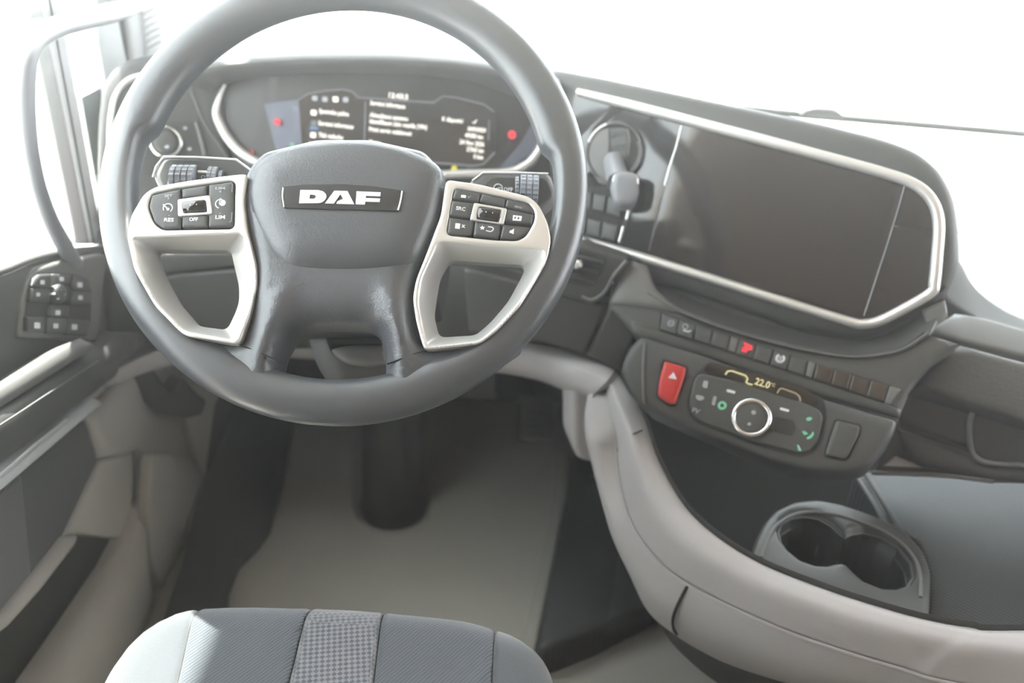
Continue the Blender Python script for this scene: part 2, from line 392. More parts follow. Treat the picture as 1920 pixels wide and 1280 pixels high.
sweep('tube', [Xp(x, y, X) for (x, y), X in zip(gp, gX)], [.0125, .0128, .0120, .0105, .0098, .0098, .0105], 'handle', gh, seg=16)
# ================================================================ driver door (setting)
dr = struct_root('door_1', (-.6, 1.0, 0))
xp = lambda name, pts, m, **k: patch(name, XD, pts, m, dr, **k)
xp('door_core', [(-700, 1700), (-700, 560), (0, 512), (60, 487), (195, 468), (300, 460), (420, 500), (400, 760), (385, 880), (372, 930), (345, 1080), (330, 1160), (300, 1300), (100, 1700)], 'beige2', base=-.04, h0=-.012)
xp('upper_panel', [(-700, 900), (-700, 590), (0, 512), (60, 487), (120, 474), (200, 466), (300, 460), (330, 560), (290, 645), (165, 742), (0, 866)], 'dark', h0=.0, H=.012, r=.02, base=-.02)
line('window_sill_strip', XD, [(-300, 570), (-60, 526), (0, 509), (60, 486), (120, 473), (200, 465)], .005, 'mid', dr, h=.008)
AF = Fr((-.505, 1.1, .5), (1, 0, .55))
patch('armrest_top', AF, [(-500, 1060), (-500, 1010), (0, 716), (108, 650), (150, 634), (178, 652), (150, 668), (0, 764)], 'mid', dr, base=-.09, H=.008, r=.012)
xp('armrest_side', [(-500, 1200), (-500, 1070), (0, 766), (176, 655), (230, 625), (285, 620), (165, 742), (0, 866)], 'dark', h0=.050, H=.014, r=.03)
line('armrest_stitching', XD, [(-200, 920), (0, 797), (90, 738), (185, 676)], .0012, 'mid', dr, h=.065)
xp('grey_rail', [(-300, 1120), (-300, 1060), (0, 868), (150, 757), (166, 742), (190, 755), (160, 778), (0, 915)], 'pillar', h0=.040, H=.01, r=.012)
line('bright_rail_insert', XD, [(-200, 1040), (0, 892), (60, 840), (124, 789)], .0035, 'silver', dr, h=.050, b=.002)
xp('pillar_beige_upper', [(160, 780), (190, 752), (290, 640), (330, 620), (330, 700), (285, 730), (345, 790), (385, 880), (372, 930), (250, 850), (252, 846), (182, 860)], 'beige2', h0=0, H=.012, r=.02)
xp('fabric_insert', [(-300, 1500), (-300, 1130), (0, 918), (155, 785), (180, 862), (112, 1005), (0, 1145), (-120, 1330)], 'dfab2', h0=-.002, H=.006, r=.012)
xp('ribbed_fabric_insert', [(-300, 1450), (-300, 1140), (0, 922), (38, 892), (56, 1072), (0, 1143), (-120, 1320)], 'dfab', h0=.005, H=.002, r=.004, base=0)
xp('pocket_back', [(185, 862), (250, 842), (248, 935), (226, 1012), (140, 1000), (112, 1006)], 'beige2', h0=0, H=.008, r=.01)
xp('pocket_slot', [(142, 1004), (226, 1010), (200, 1062), (130, 1168), (60, 1275), (-40, 1440), (-300, 1650), (-300, 1380), (0, 1175), (60, 1110)], 'gap', h0=-.01, base=-.03)
xp('pocket_upper_lip', [(112, 1006), (144, 1003), (60, 1112), (0, 1178), (-300, 1400), (-300, 1310), (0, 1146)], 'beige2', h0=.004, H=.012, r=.012)
xp('pocket_lower_wall', [(228, 1008), (252, 930), (262, 1080), (292, 1170), (250, 1290), (100, 1500), (-60, 1500), (54, 1278), (130, 1168), (200, 1062)], 'beige2', h0=.01, H=.03, r=.05)
xp('door_front_column', [(250, 846), (300, 838), (352, 850), (378, 900), (370, 960), (345, 1080), (328, 1160), (310, 1230), (275, 1210), (290, 1165), (256, 1085), (246, 1000)], 'beige2', h0=.004, H=.03, r=.06)
xp('recessed_cover', [(282, 848), (322, 850), (338, 900), (330, 1010), (305, 1110), (283, 1050), (276, 960)], 'beige2', h0=.034, H=.003, r=.01, base=.02, rnd=.02)
line('column_seam', XD, [(250, 846), (252, 920), (248, 1000), (254, 1082), (275, 1130), (292, 1172)], .0012, 'gap', dr, h=.013)
# kick panel / footwell side, bulkhead
kp = struct_root('trim_3', (-.5, 1.4, 0))
patch('side_wall', Fr((-.575, 1.5, .2), (1, 0, 0)), [(325, 640), (545, 560), (560, 700), (548, 800), (440, 830), (380, 900), (352, 760)], 'deep', kp, base=-.02)
patch('footrest_slab', zf(.035), [(372, 915), (400, 860), (470, 690), (560, 690), (548, 790), (530, 890), (505, 985), (480, 1018), (445, 1052), (428, 1100), (420, 1180), (300, 1180), (340, 1060)], 'rubber', kp, base=-.034, H=.012, r=.02)
patch('hinge_bracket', Fr((-.53, 1.25, .4), (.9, -.4, 0)), [(262, 708), (280, 683), (300, 712), (318, 735), (340, 705), (366, 735), (386, 750), (378, 776), (350, 784), (310, 780), (284, 756)], 'gap', kp, base=-.02, H=.004, r=.008, rnd=.006)
patch('beige_gusset', Fr((-.50, 1.4, .4), (.8, -.6, 0)), [(280, 600), (350, 620), (430, 700), (402, 760), (382, 905), (352, 800), (330, 735)], 'beige2', kp, base=-.02, H=.004, r=.01)
mt = patch('floor_mat', zf(.012), [(560, 690), (1090, 700), (1066, 848), (1062, 920), (1040, 1040), (1005, 1215), (985, 1330), (380, 1330), (415, 1160), (428, 1100), (445, 1052), (480, 1018), (505, 985), (530, 890), (548, 790)], 'carpet', None, holes=[[(664, 700), (664, 860), (660, 930), (672, 975), (700, 997), (738, 1003), (775, 996), (800, 975), (806, 900), (806, 700)]], base=.0005, H=.004, r=.006, rnd=.01)
tag(mt, 'beige carpet floor mat with a notch around the steering column', 'mat')
line('edge_binding', zf(.012), [(1040, 848), (1036, 930), (1014, 1050), (975, 1215), (960, 1300)], .0035, 'carpet_edge', mt, h=.003, b=.002)
line('notch_binding', zf(.012), [(664, 860), (658, 930), (671, 978), (700, 999), (738, 1006), (778, 998)], .0022, 'carpet_edge', mt, h=.003, b=.002)
# dark engine-tunnel side strip
tn = struct_root('trim_4', (.15, 1.2, 0))
patch('tunnel_cover', zf(.05), [(1074, 820), (1120, 850), (1170, 960), (1235, 1120), (1212, 1140), (1120, 1185), (1022, 1222), (1008, 1208), (1040, 1040), (1062, 930), (1068, 860)], 'rubber', tn, base=-.049, H=.01, r=.02)
patch('tunnel_smooth_edge', zf(.062), [(1160, 1040), (1240, 1120), (1212, 1138), (1140, 1165), (1150, 1110)], 'dark2', tn, base=-.03, H=.004, r=.008)
# ================================================================ pedals, column
pd = thing('accelerator_pedal', 'black floor pedal with a ribbed tread plate in the dark footwell', 'pedal', Zp(1005, 840, 0))
PDF = Fr(Zp(1005, 822, .06), (0, -.8, .6))
patch('tread_plate', PDF, [(974, 738), (1040, 742), (1036, 826), (972, 822)], 'black', pd, base=-.012, rnd=.006, H=.002, r=.004)
for i in range(5): line('tread_rib', PDF, [(980, 760+i*13), (1032, 763+i*13)], .0016, 'gap', pd, h=.003)
sweep('arm', [PDF.pt(1005, 745, -.012), PDF.pt(1003, 700, -.03)+np.array([0, .05, .05])], .008, 'deep', pd)
sc = thing('steering_column', 'black round steering column rising from the floor mat up to the wheel', 'column', Zp(737, 975, 0))  # the whole steering column: floor boot and shrouds
b0 = Zp(737, 955, 0.0)
def cyl(name, prof, cx, m, par, n=28, caps=True, label=None):
    V = []; FF = []
    for (r, z, dy, dx) in prof:
        for k in range(n): t = 2*math.pi*k/n; V.append((cx[0]+dx+r*math.cos(t), cx[1]+dy+r*math.sin(t), z))
    for i in range(len(prof)-1):
        for k in range(n): FF.append((i*n+k, i*n+(k+1) % n, (i+1)*n+(k+1) % n, (i+1)*n+k))
    FF += [tuple(range((len(prof)-1)*n, len(prof)*n)), tuple(reversed(range(n)))]
    return mk(name, V, FF, m, par, label=label, ang=50)
cyl('lower_boot', [(.060, .001, 0, 0), (.062, .015, 0, 0), (.060, .03, 0, 0), (.0565, .05, 0, 0), (.0545, .12, 0, 0), (.053, .2, -.002, 0), (.0515, .3, -.008, 0), (.0505, .42, -.03, 0), (.05, .52, -.07, 0)], b0, 'black', sc)
CS = Fr(WF.w(0, -.02, -.15), WF.n)
# shroud behind the wheel
patch('shroud', CS, [(574, 540), (800, 540), (810, 640), (790, 715), (700, 735), (625, 730), (596, 690), (574, 620)], 'dark', sc, base=-.09, H=.02, r=.03, rnd=.015)
patch('upper_shroud', Fr(WF.w(0, 0, -.05), WF.n), [(470, 330), (830, 330), (840, 430), (820, 560), (800, 560), (760, 600), (540, 600), (500, 560), (460, 430)], 'black', sc, base=-.10, rnd=.02)
patch('adjuster_recess', CS, [(610, 600), (730, 600), (730, 668), (690, 686), (650, 680), (625, 668), (612, 640)], 'deep', sc, h0=.0205, base=.01, rnd=.008)
patch('adjuster_lip', CS, [(620, 655), (650, 648), (730, 646), (730, 684), (690, 688), (650, 682), (628, 668)], 'mid', sc, h0=.022, H=.008, r=.008, base=.01, rnd=.006)
# ================================================================ steering wheel
sw = thing('steering_wheel', 'black leather steering wheel with silver spoke trims and a central badge', 'steering wheel', WF.w(0, 0, -.05))
Rc, ra, rb = .2135, .0215, .019
V = []; n1, n2 = 160, 28
for i in range(n1):
    t = 2*math.pi*i/n1; dg = math.degrees(t)
    for k in range(n2):
        s = 2*math.pi*k/n2; cs, sn = math.cos(s), math.sin(s)
        e = .85; a_ = ra*math.copysign(abs(cs)**e, cs); b_ = rb*math.copysign(abs(sn)**e, sn)
        # the grip is thinner on its inner side where it meets the spokes
        if cs < 0:
            d1 = abs((dg-270+180) % 360-180)
            a_ *= 1-.46*max(0, min(1, (104-d1)/3.5))*max(0, min(1, (d1-30)/10))
        V.append(WF.w((Rc+a_)*math.cos(t), (Rc+a_)*math.sin(t), b_-.004))
FF = [(i*n2+k, ((i+1) % n1)*n2+k, ((i+1) % n1)*n2+(k+1) % n2, i*n2+(k+1) % n2) for i in range(n1) for k in range(n2)]
mk('rim', V, FF, 'rim', sw, ang=60)
# lower spokes + hub body: one textured casting with a window at the bottom
hub = [(458, 378), (470, 330), (500, 296), (600, 272), (700, 272), (800, 294), (838, 340), (828, 400), (806, 462), (781, 525), (775, 559), (781, 600), (796, 654), (860, 650), (902, 643), (940, 612), (985, 650), (920, 694), (840, 735), (740, 757), (640, 764), (540, 755), (440, 728), (360, 688), (300, 640), (290, 585), (342, 627), (449, 646), (470, 590), (481, 540), (482, 500), (468, 430)]
hole = [(583, 613), (630, 611), (686, 613), (706, 622), (716, 640), (724, 676), (724, 700), (722, 728), (640, 736), (570, 734), (530, 724), (524, 694), (533, 662), (552, 630)]
lega = [WF.uv(540, 545), WF.uv(522, 600), WF.uv(503, 660), WF.uv(492, 725)]; legb = [WF.uv(730, 545), WF.uv(746, 600), WF.uv(756, 660), WF.uv(762, 725)]
def legh(u, v, d):
    P = np.stack([u, v], 1); out = np.zeros(len(u))
    for L in (lega, legb):
        L = catmull(np.array(L), 6, False); dd = np.sqrt(((P[:, None]-L[None])**2).sum(2)); k_ = dd.argmin(1)/(len(L)-1); am = .010*np.sin(np.pi*np.clip(.08+.84*k_, 0, 1))**1.2; out = np.maximum(out, am*np.exp(-(dd.min(1)/.014)**2))
    v0, v1 = WF.uv(648, 660)[1], WF.uv(648, 540)[1]; t_ = np.clip((v-v0)/(v1-v0), 0, 1)
    return out*np.clip(d/.012, 0, 1)+.008*t_*t_*(3-2*t_)
patch('lower_spoke', WF, hub, 'leather', sw, holes=[hole], h0=-.008, H=.017, r=.018, base=-.032, cr=False, rnd=.008, hr=.012, hf=legh, step=.0038, ang=70)
for a in ([(449, 646), (480, 658), (505, 669), (529, 680)], [(796, 656), (770, 666), (748, 674), (727, 682)]):
    sweep('seam', [WF.pt(x, y, h) for (x, y), h in zip(a, (.0092, .0125, .0150, .0085))], .0007, 'gap', sw, b=.0018, up=WF.n, seg=8)
pad = [(464, 372), (468, 340), (478, 316), (498, 297), (530, 282), (570, 272), (620, 266), (660, 265), (700, 267), (750, 277), (790, 291), (818, 308), (832, 330), (831, 368), (822, 410), (806, 452), (790, 486), (768, 508), (735, 519), (650, 523), (575, 520), (538, 511), (512, 490), (492, 455), (474, 415)]
padf = lambda u, v, d: -.6*np.clip(v-WF.uv(650, 320)[1], 0, 1)-.0*u
patch('airbag_cover', WF, pad, 'leather', sw, h0=.006, H=.019, r=.032, base=-.02, cr=True, step=.0045, ang=70)
bd = patch('badge', WF, [(528, 350), (570, 346), (640, 345), (700, 349), (756, 357), (755, 366), (748, 396), (640, 393), (532, 390), (528, 370)], 'black', sw, h0=.0262, base=.018, rnd=.0012, H=.0006, r=.001)
for a in ([(531, 352), (530, 368), (533, 388)], [(754, 358), (751, 376), (746, 394)]): line('badge_edge', WF, a, .0007, 'chrome', bd, h=.0270)
tx = lambda L: [(520+x/7.68, 330+y/7.68) for x, y in L]
Dl = tx([(330, 198), (590, 200), (660, 220), (700, 262), (706, 300), (680, 350), (640, 378), (590, 388), (312, 390)]); Dh = tx([(470, 264), (535, 268), (555, 290), (545, 315), (520, 326), (460, 324)])
Al = tx([(820, 210), (1010, 214), (1108, 404), (850, 396), (862, 362), (925, 336), (948, 330), (908, 262), (812, 394), (686, 390)])
Fl = tx([(1140, 218), (1488, 232), (1482, 290), (1276, 284), (1272, 314), (1480, 322), (1472, 372), (1268, 366), (1258, 408), (1126, 404)])
patch('letter', WF, Dl, 'badge', bd, holes=[Dh], h0=.0279, base=.0262, label='raised silver letter D'); patch('letter', WF, Al, 'badge', bd, h0=.0279, base=.0262, label='raised silver letter A'); patch('letter', WF, Fl, 'badge', bd, h0=.0279, base=.0262, label='raised silver letter F')
# silver spoke trims
def spoke_trim(outer, pod, lip, holep, name='spoke_trim'):
    h = .0165
    o = patch(name, WF, outer, 'silver', sw, holes=[pod, lip], h0=h, H=.0015, r=.003, base=-.012, rnd=.006)
    a = outline(WF, lip, h, .006); b = outline(WF, holep, -.010, .006)
    rows = [[WF.w(p[0], p[1], h) for p in a], [WF.w(p[0], p[1], h-.001) for p in a*.96+b*.04], [WF.w(p[0], p[1], -.009) for p in b], [WF.w(p[0], p[1], -.022) for p in b]]
    A = np.array(rows); nA, nB = A.shape[:2]
    # densify rows
    V = A.reshape(-1, 3); FF = []
    for i in range(nA-1):
        for j in range(nB): k = (j+1) % nB; FF.append((i*nB+j, i*nB+k, (i+1)*nB+k, (i+1)*nB+j))
    q = mk('hollow_wall', V, FF, 'silver', o, ang=50); md = q.modifiers.new('t', 'SOLIDIFY'); md.thickness = .002; md.offset = 1
    return o
podL = [(285, 363), (340, 352), (442, 338), (440, 430), (305, 432), (289, 419), (277, 388)]
tl = spoke_trim([(465, 326), (458, 378), (464, 430), (481, 500), (482, 535), (471, 585), (449, 646), (345, 629), (292, 576), (252, 506), (238, 441), (247, 403), (270, 364), (292, 350), (355, 339), (417, 331)], podL,
    [(248, 446), (458, 437), (476, 502), (476, 538), (464, 583), (441, 638), (347, 621), (297, 570), (260, 505)], [(290, 468), (433, 468), (449, 538), (449, 566), (443, 585), (427, 619), (373, 612), (333, 566), (303, 510)])
podR = [(851, 353), (900, 361), (950, 371), (992, 381), (1004, 399), (1001, 418), (986, 444), (970, 452), (930, 451), (836, 441)]
tr = spoke_trim([(836, 337), (899, 346), (992, 369), (1010, 384), (1027, 418), (1033, 450), (1027, 483), (1011, 516), (974, 576), (930, 622), (899, 645), (795, 656), (780, 602), (774, 559), (780, 525), (805, 462), (827, 403)], podR,
    [(822, 453), (1020, 469), (1022, 490), (1007, 513), (970, 570), (927, 616), (897, 640), (800, 650), (784, 566), (789, 525)], [(842, 487), (980, 496), (984, 505), (978, 520), (953, 566), (920, 605), (892, 629), (824, 633), (813, 588), (824, 519)])
BH = .0160
def btn(pts, label=None): return patch('button', WF, pts, 'key', sw, h0=BH, H=.0022, r=.0028, base=.0075, rnd=.0015, label=label)
patch('button_base', WF, podL, 'gap', sw, h0=.0115, base=-.002, rnd=.003); patch('button_base', WF, podR, 'gap', sw, h0=.0115, base=-.002, rnd=.003)
b1 = btn([(286, 366), (340, 355), (340, 429), (307, 430), (291, 418), (280, 388)]); b2 = btn([(342, 355), (389, 348), (389, 368), (342, 373)]); b3 = btn([(342, 403), (390, 401), (390, 427), (342, 428)]); b4 = btn([(392, 347), (439, 341), (438, 427), (392, 427)])
th = BH+.0024
def tw(s, x, y, hp, par, wpx=None, m='grey_print', a=.05, bold=.02): text('symbol', s, WF, x, y, hp, m, par, h=th, wpx=wpx, ang=a, bold=bold)
tw('SET', 316, 367, 5, b1, 15); tw('RES', 317, 412, 7, b1, 18, 'white'); tw('+', 316, 372, 5, b1); tw('-', 317, 404, 6, b1)
tw('OFF', 363, 411, 7, b3, 16, 'white'); tw('LIM', 413, 353, 5, b4, 18); tw('LIM', 413, 407, 7, b4, 18, 'white'); tw('+', 413, 359, 6, b4); tw('-', 413, 400, 6, b4)
ring('symbol', WF, 315, 390, 8.5, .0006, 'white', b1, h=th, a0=-50, a1=215); line('symbol', WF, [(306, 383), (315, 392)], .0006, 'white', b1, h=th, cr=0); dome('symbol', WF, 315, 392, 3, 'white', b1, h0=th-.0003, H=.0003)
ring('symbol', WF, 413, 382, 8.5, .0006, 'white', b4, h=th, a0=60, a1=260); dome('symbol', WF, 417, 380, 6.5, 'white', b4, h0=th-.0003, H=.0003); line('symbol', WF, [(414, 372), (412, 381)], .0007, 'white', b4, h=th, cr=0)
line('symbol', WF, [(433, 345), (436, 345), (435, 360)], .0004, 'grey_print', b4, h=th, cr=0); line('symbol', WF, [(435, 398), (434, 414), (430, 417)], .0004, 'grey_print', b4, h=th, cr=0)
def roller(fo, fi, ra_, ax):
    f = patch('roller_frame', WF, fo, 'silver', sw, holes=[fi], h0=.0190, H=.0008, r=.0012, base=.0105, rnd=.002)
    P = [WF.pt(*ax[0], .0145), WF.pt(*ax[1], .0145)]
    c0, c1 = np.array(P[0]), np.array(P[1]); sp = sweep('thumb_roller', [c0+(c1-c0)*t for t in (0, .06, .5, .94, 1)], [ra_*.8, ra_, ra_, ra_, ra_*.8], 'gloss', sw, smooth=0, seg=20)
    for t in (.36, .64): 
        q = c0+(c1-c0)*t+WF.n*ra_*.98; mk('symbol', [q+WF.u*.0007, q+WF.v*.001, q-WF.u*.0007, q-WF.v*.001, q+WF.n*.0005], [(0, 1, 4), (1, 2, 4), (2, 3, 4), (3, 0, 4)], 'white', sp)
roller([(333, 374), (394, 366), (399, 401), (334, 406)], [(343, 380), (386, 375), (389, 398), (344, 400)], .0066, ((345, 390), (388, 386.5)))
roller([(889, 380), (951, 391), (944, 421), (881, 412)], [(898, 387), (941, 394), (936, 417), (893, 411)], .0072, ((896, 400), (939, 406)))
r1 = btn([(853, 354), (901, 363), (897, 379), (848, 374)]); r2 = btn([(903, 363), (948, 373), (945, 388), (899, 379)]); r3 = btn([(950, 374), (990, 382), (1001, 396), (998, 401), (947, 389)])
r4 = btn([(847, 376), (890, 382), (880, 410), (842, 405)]); r5 = btn([(951, 392), (1001, 403), (997, 422), (946, 417)]); r6 = btn([(842, 408), (889, 414), (885, 442), (838, 440)]); r7 = btn([(891, 415), (940, 422), (934, 447), (887, 443)]); r8 = btn([(943, 421), (995, 427), (984, 442), (968, 450), (937, 448)])
tw('SRC', 864, 391, 7, r4, 18, 'white', -.1); tw('x', 869, 424, 8, r6, 7, 'white', -.1, .03)
patch('symbol', WF, [(854, 418), (863, 419), (862, 429), (853, 428)], 'white', r6, h0=th, base=th-.001); patch('symbol', WF, [(865, 365), (874, 366), (873, 371), (864, 370)], 'white', r1, h0=th, base=th-.001)
line('symbol', WF, [(877, 368), (879, 371), (883, 367)], .0004, 'grey_print', r1, h=th, cr=0)
tw('MENU', 972, 388, 4, r3, 14, 'grey_print', -.15)
patch('symbol', WF, [(962, 403), (979, 405), (977, 414), (961, 413)], 'white', r5, holes=[[(965, 406), (968, 406), (967, 410), (964, 410)], [(971, 407), (974, 407), (973, 411), (970, 411)]], h0=th, base=th-.001)
st = [(904.5+8*(.45 if i % 2 else 1)*math.sin(i*math.pi/5)*.7, 427-8*(.45 if i % 2 else 1)*math.cos(i*math.pi/5)*.6) for i in range(10)]
patch('symbol', WF, st, 'white', r7, h0=th, base=th-.001); line('symbol', WF, [(911, 432), (920, 434), (925, 430), (923, 426), (915, 425)], .0006, 'white', r7, h=th)
patch('symbol', WF, [(956, 432), (960, 431), (964, 428), (963, 439), (959, 437), (955, 436)], 'white', r8, h0=th, base=th-.001)
# ================================================================ stalk pods behind the wheel
SF = Fr(WF.w(0, 0, -.07), nrm(-1, 32))
def pod(label, out, group=None):
    t = thing('control_stalk', label, 'stalk', SF.pt(out[0][0], out[0][1], -.02), 'stalk housings behind the steering wheel'); 
    patch('body', SF, out, 'mid', t, h0=-.002, H=.005, r=.008, base=-.045, rnd=.008); return t
p1 = pod('grey stalk housing with ridged thumb rollers above the SET and LIM buttons', [(306, 293), (444, 298), (478, 324), (486, 400), (330, 410), (287, 330)])
line('edge', SF, [(287, 332), (293, 312), (307, 294), (370, 295), (443, 299), (474, 322)], .0012, 'silver', p1, h=.002, cr=0)
patch('face', SF, [(312, 299), (440, 304), (466, 325), (470, 390), (336, 396), (298, 330)], 'dark2', p1, h0=.0036, base=0, rnd=.006)
def knurl(x0, x1, yc, r, p, nx=3, m='roller', tilt=0, ny=18):
    a, b = SF.pt(x0, yc, .004), SF.pt(x1, yc+tilt, .004); V = []; FF = []; L = b-a; u = L/np.linalg.norm(L); v = np.cross(SF.n, u)
    rows = []; 
    for i in range(nx):
        for e, k in ((0, .9), (.08, 1), (.84, 1), (.92, .9)): rows.append(((i+e)/nx, k))
    for s, k in rows:
        for j in range(ny*2):
            t = math.pi*j/ny; rr = r*k*(1 if j % 2 else .93); V.append(a+L*s+rr*math.cos(t)*SF.n+rr*math.sin(t)*v)
    n = ny*2
    for i in range(len(rows)-1):
        for j in range(n): FF.append((i*n+j, i*n+(j+1) % n, (i+1)*n+(j+1) % n, (i+1)*n+j))
    FF += [tuple(range(n)), tuple(range((len(rows)-1)*n, len(rows)*n))[::-1]]
    return mk('thumb_roller', V, FF, m, p, ang=20)
knurl(325, 371, 340, .017, p1, 4); knurl(392, 410, 332, .011, p1, 2, tilt=1); knurl(412, 420, 334, .008, p1, 1)
line('marking', SF, [(371, 322), (392, 323)], .0016, 'silver', p1, h=.006, cr=0)
text('marking', 'wwwww', SF, 317, 334, 4, 'white', p1, h=.0045, ang=1.5, wpx=30); text('marking', 'O', SF, 381, 332, 8, 'white', p1, h=.0045)
p2 = pod('grey stalk housing with one ridged roller and OFF lettering above the SRC buttons', [(905, 323), (1030, 325), (1046, 370), (1000, 410), (870, 400), (872, 352), (886, 338)])
line('edge', SF, [(886, 339), (906, 324), (970, 324), (1028, 326)], .0012, 'silver', p2, h=.002, cr=0)
patch('face', SF, [(922, 333), (1022, 334), (1036, 366), (995, 400), (890, 392), (905, 352)], 'dark2', p2, h0=.0036, base=0, rnd=.006)
knurl(975, 1010, 354, .015, p2, 3, tilt=2); knurl(966, 974, 353, .012, p2, 1); text('marking', 'OFF', SF, 953, 355, 7, 'white', p2, h=.0045, bold=.03)
ring('marking', SF, 934, 353, 8, .0007, 'white', p2, h=.0045); line('marking', SF, [(929, 354), (939, 352)], .0007, 'white', p2, h=.0045, cr=0)
# ================================================================ dashboard
db = thing('dashboard', 'dark grey moulded dashboard with a curved hood running across the cab', 'dashboard', (.3, 1.35, .45))
# cluster hood: top, lip and underside
def row(pts, d): 
    d = d if isinstance(d, (list, tuple)) else [d]*len(pts); return [Dp(x, y, q) for (x, y), q in zip(pts, d)]
hx = [330, 385, 440, 540, 640, 740, 840, 920, 985, 1050]
r_back = row(list(zip(hx, [108, 97, 88, 82, 80, 81, 88, 100, 116, 134])), 1.52)
r_top = row(list(zip(hx, [112, 101, 92, 86, 84, 85, 92, 104, 120, 138])), 1.34)
r_lip = row(list(zip(hx, [130, 116, 108, 101, 99, 100, 107, 118, 133, 150])), 1.245)
r_lip2 = row(list(zip(hx, [150, 138, 128, 121, 119, 121, 128, 140, 154, 168])), 1.235)
r_un = row([(400, 170), (420, 160), (460, 150), (550, 143), (640, 141), (740, 143), (840, 150), (910, 163), (970, 185), (1010, 215)], [1.27, 1.28, 1.29, 1.30, 1.30, 1.30, 1.30, 1.29, 1.28, 1.27])
loft('hood', [r_back, r_top, r_lip, r_lip2, r_un], 'dark', db, nu=5, nv=5, thick=.006)
patch('cluster_surround', Fr(CL.w(0, 0, -.022), CL.n), [(340, 150), (1030, 168), (1060, 480), (330, 480)], 'dark2', db, base=-.05)
# base body behind the visible panels (left of / below the wheel)
loft('lower_body', [row([(180, 330), (330, 300), (500, 320), (800, 330), (1000, 330), (1110, 360)], [1.33, 1.33, 1.34, 1.34, 1.33, 1.31]),
    row([(185, 470), (300, 470), (450, 470), (800, 480), (1000, 490), (1120, 480)], [1.27, 1.29, 1.30, 1.31, 1.30, 1.28]),
    row([(190, 520), (300, 505), (450, 497), (800, 510), (1000, 520), (1160, 560)], [1.25, 1.27, 1.28, 1.30, 1.28, 1.25]),
    row([(200, 620), (300, 620), (450, 610), (800, 620), (1000, 628), (1165, 690)], [1.29, 1.30, 1.31, 1.31, 1.30, 1.22]),
    row([(210, 640), (300, 650), (450, 650), (800, 660), (1000, 660), (1150, 700)], [1.36, 1.36, 1.36, 1.36, 1.35, 1.28])], 'dark2', db, nu=4, nv=3, thick=.01)
KF = Fr(Dp(380, 560, 1.27), nrm(0, 5))
patch('knee_pad_strip', KF, [(285, 472), (460, 466), (462, 498), (340, 509), (296, 516)], 'pad', db, H=.006, r=.008, base=-.03, rnd=.004)
patch('knee_panel', KF, [(296, 519), (340, 512), (470, 500), (475, 625), (300, 640)], 'dark', db, H=.004, r=.006, base=-.03)
KR = Fr(Dp(1040, 600, 1.235), nrm(14, 10))
patch('side_knee_panel', KR, [(870, 500), (1060, 548), (1140, 572), (1098, 662), (1000, 634), (880, 620)], 'dark2', db, H=.004, r=.006, base=-.04)
patch('side_knee_end', KR, [(1144, 572), (1200, 580), (1196, 625), (1152, 690), (1102, 664)], 'dark2', db, h0=-.001, H=.004, r=.006, base=-.04)
# beige beam under the dash
loft('beige_beam', [row([(160, 700), (290, 640), (450, 610), (600, 606), (760, 615), (900, 622), (1000, 632), (1090, 662), (1156, 694)], [1.36, 1.37, 1.40, 1.42, 1.42, 1.38, 1.33, 1.27, 1.23]),
    row([(170, 720), (290, 660), (450, 635), (600, 640), (760, 650), (900, 655), (1000, 664), (1085, 692), (1145, 716)], [1.33, 1.34, 1.37, 1.39, 1.39, 1.35, 1.30, 1.24, 1.205]),
    row([(175, 745), (290, 690), (450, 665), (600, 670), (760, 672), (900, 690), (1000, 706), (1060, 728), (1112, 744)], [1.36, 1.37, 1.40, 1.42, 1.42, 1.38, 1.33, 1.28, 1.235]),
    row([(175, 745), (290, 692), (450, 667), (600, 674), (760, 676), (900, 694), (1000, 710), (1060, 732), (1112, 748)], [1.46]*7+[1.38, 1.33])], 'beige', db, nu=4, nv=3, thick=.006)
patch('under_dash_bracket', Fr(Dp(900, 650, 1.40), nrm(0, 0)), [(780, 650), (930, 690), (930, 745), (860, 745), (790, 740)], 'gap', db, base=-.05)
# left end of the dash
lo = [(184, 420), (184, 300), (186, 220), (192, 170), (208, 136), (236, 114), (290, 102), (350, 98), (420, 110), (436, 300), (470, 420)]
patch('left_end_shell', LE, lo, 'dark', db, h0=-.006, H=.02, r=.03, base=-.10, rnd=.01)
line('left_end_trim', LE, [(206, 330), (206, 260), (209, 215), (217, 180), (236, 154), (262, 142), (300, 138)], .004, 'silver', db, h=.017)
patch('left_end_face', LE, [(213, 420), (213, 250), (216, 215), (226, 182), (244, 160), (270, 149), (350, 150), (362, 160), (386, 235), (432, 310), (460, 420)], 'dark2', db, h0=.0145, base=.0, rnd=.006)
line('left_end_seam', LE, [(352, 152), (366, 190), (386, 236), (430, 300)], .0012, 'mid', db, h=.0148)
# main console housing on the right
hs = [(1030, 128), (1120, 144), (1250, 171), (1400, 203), (1540, 232), (1660, 262), (1720, 285), (1762, 320), (1788, 368), (1797, 420), (1800, 500), (1774, 556), (1700, 600), (1630, 640), (1500, 620), (1340, 565), (1200, 520), (1060, 470), (1030, 300)]
patch('display_housing', INF, hs, 'dark', db, h0=-.012, H=.016, r=.02, base=-.11, rnd=.02)
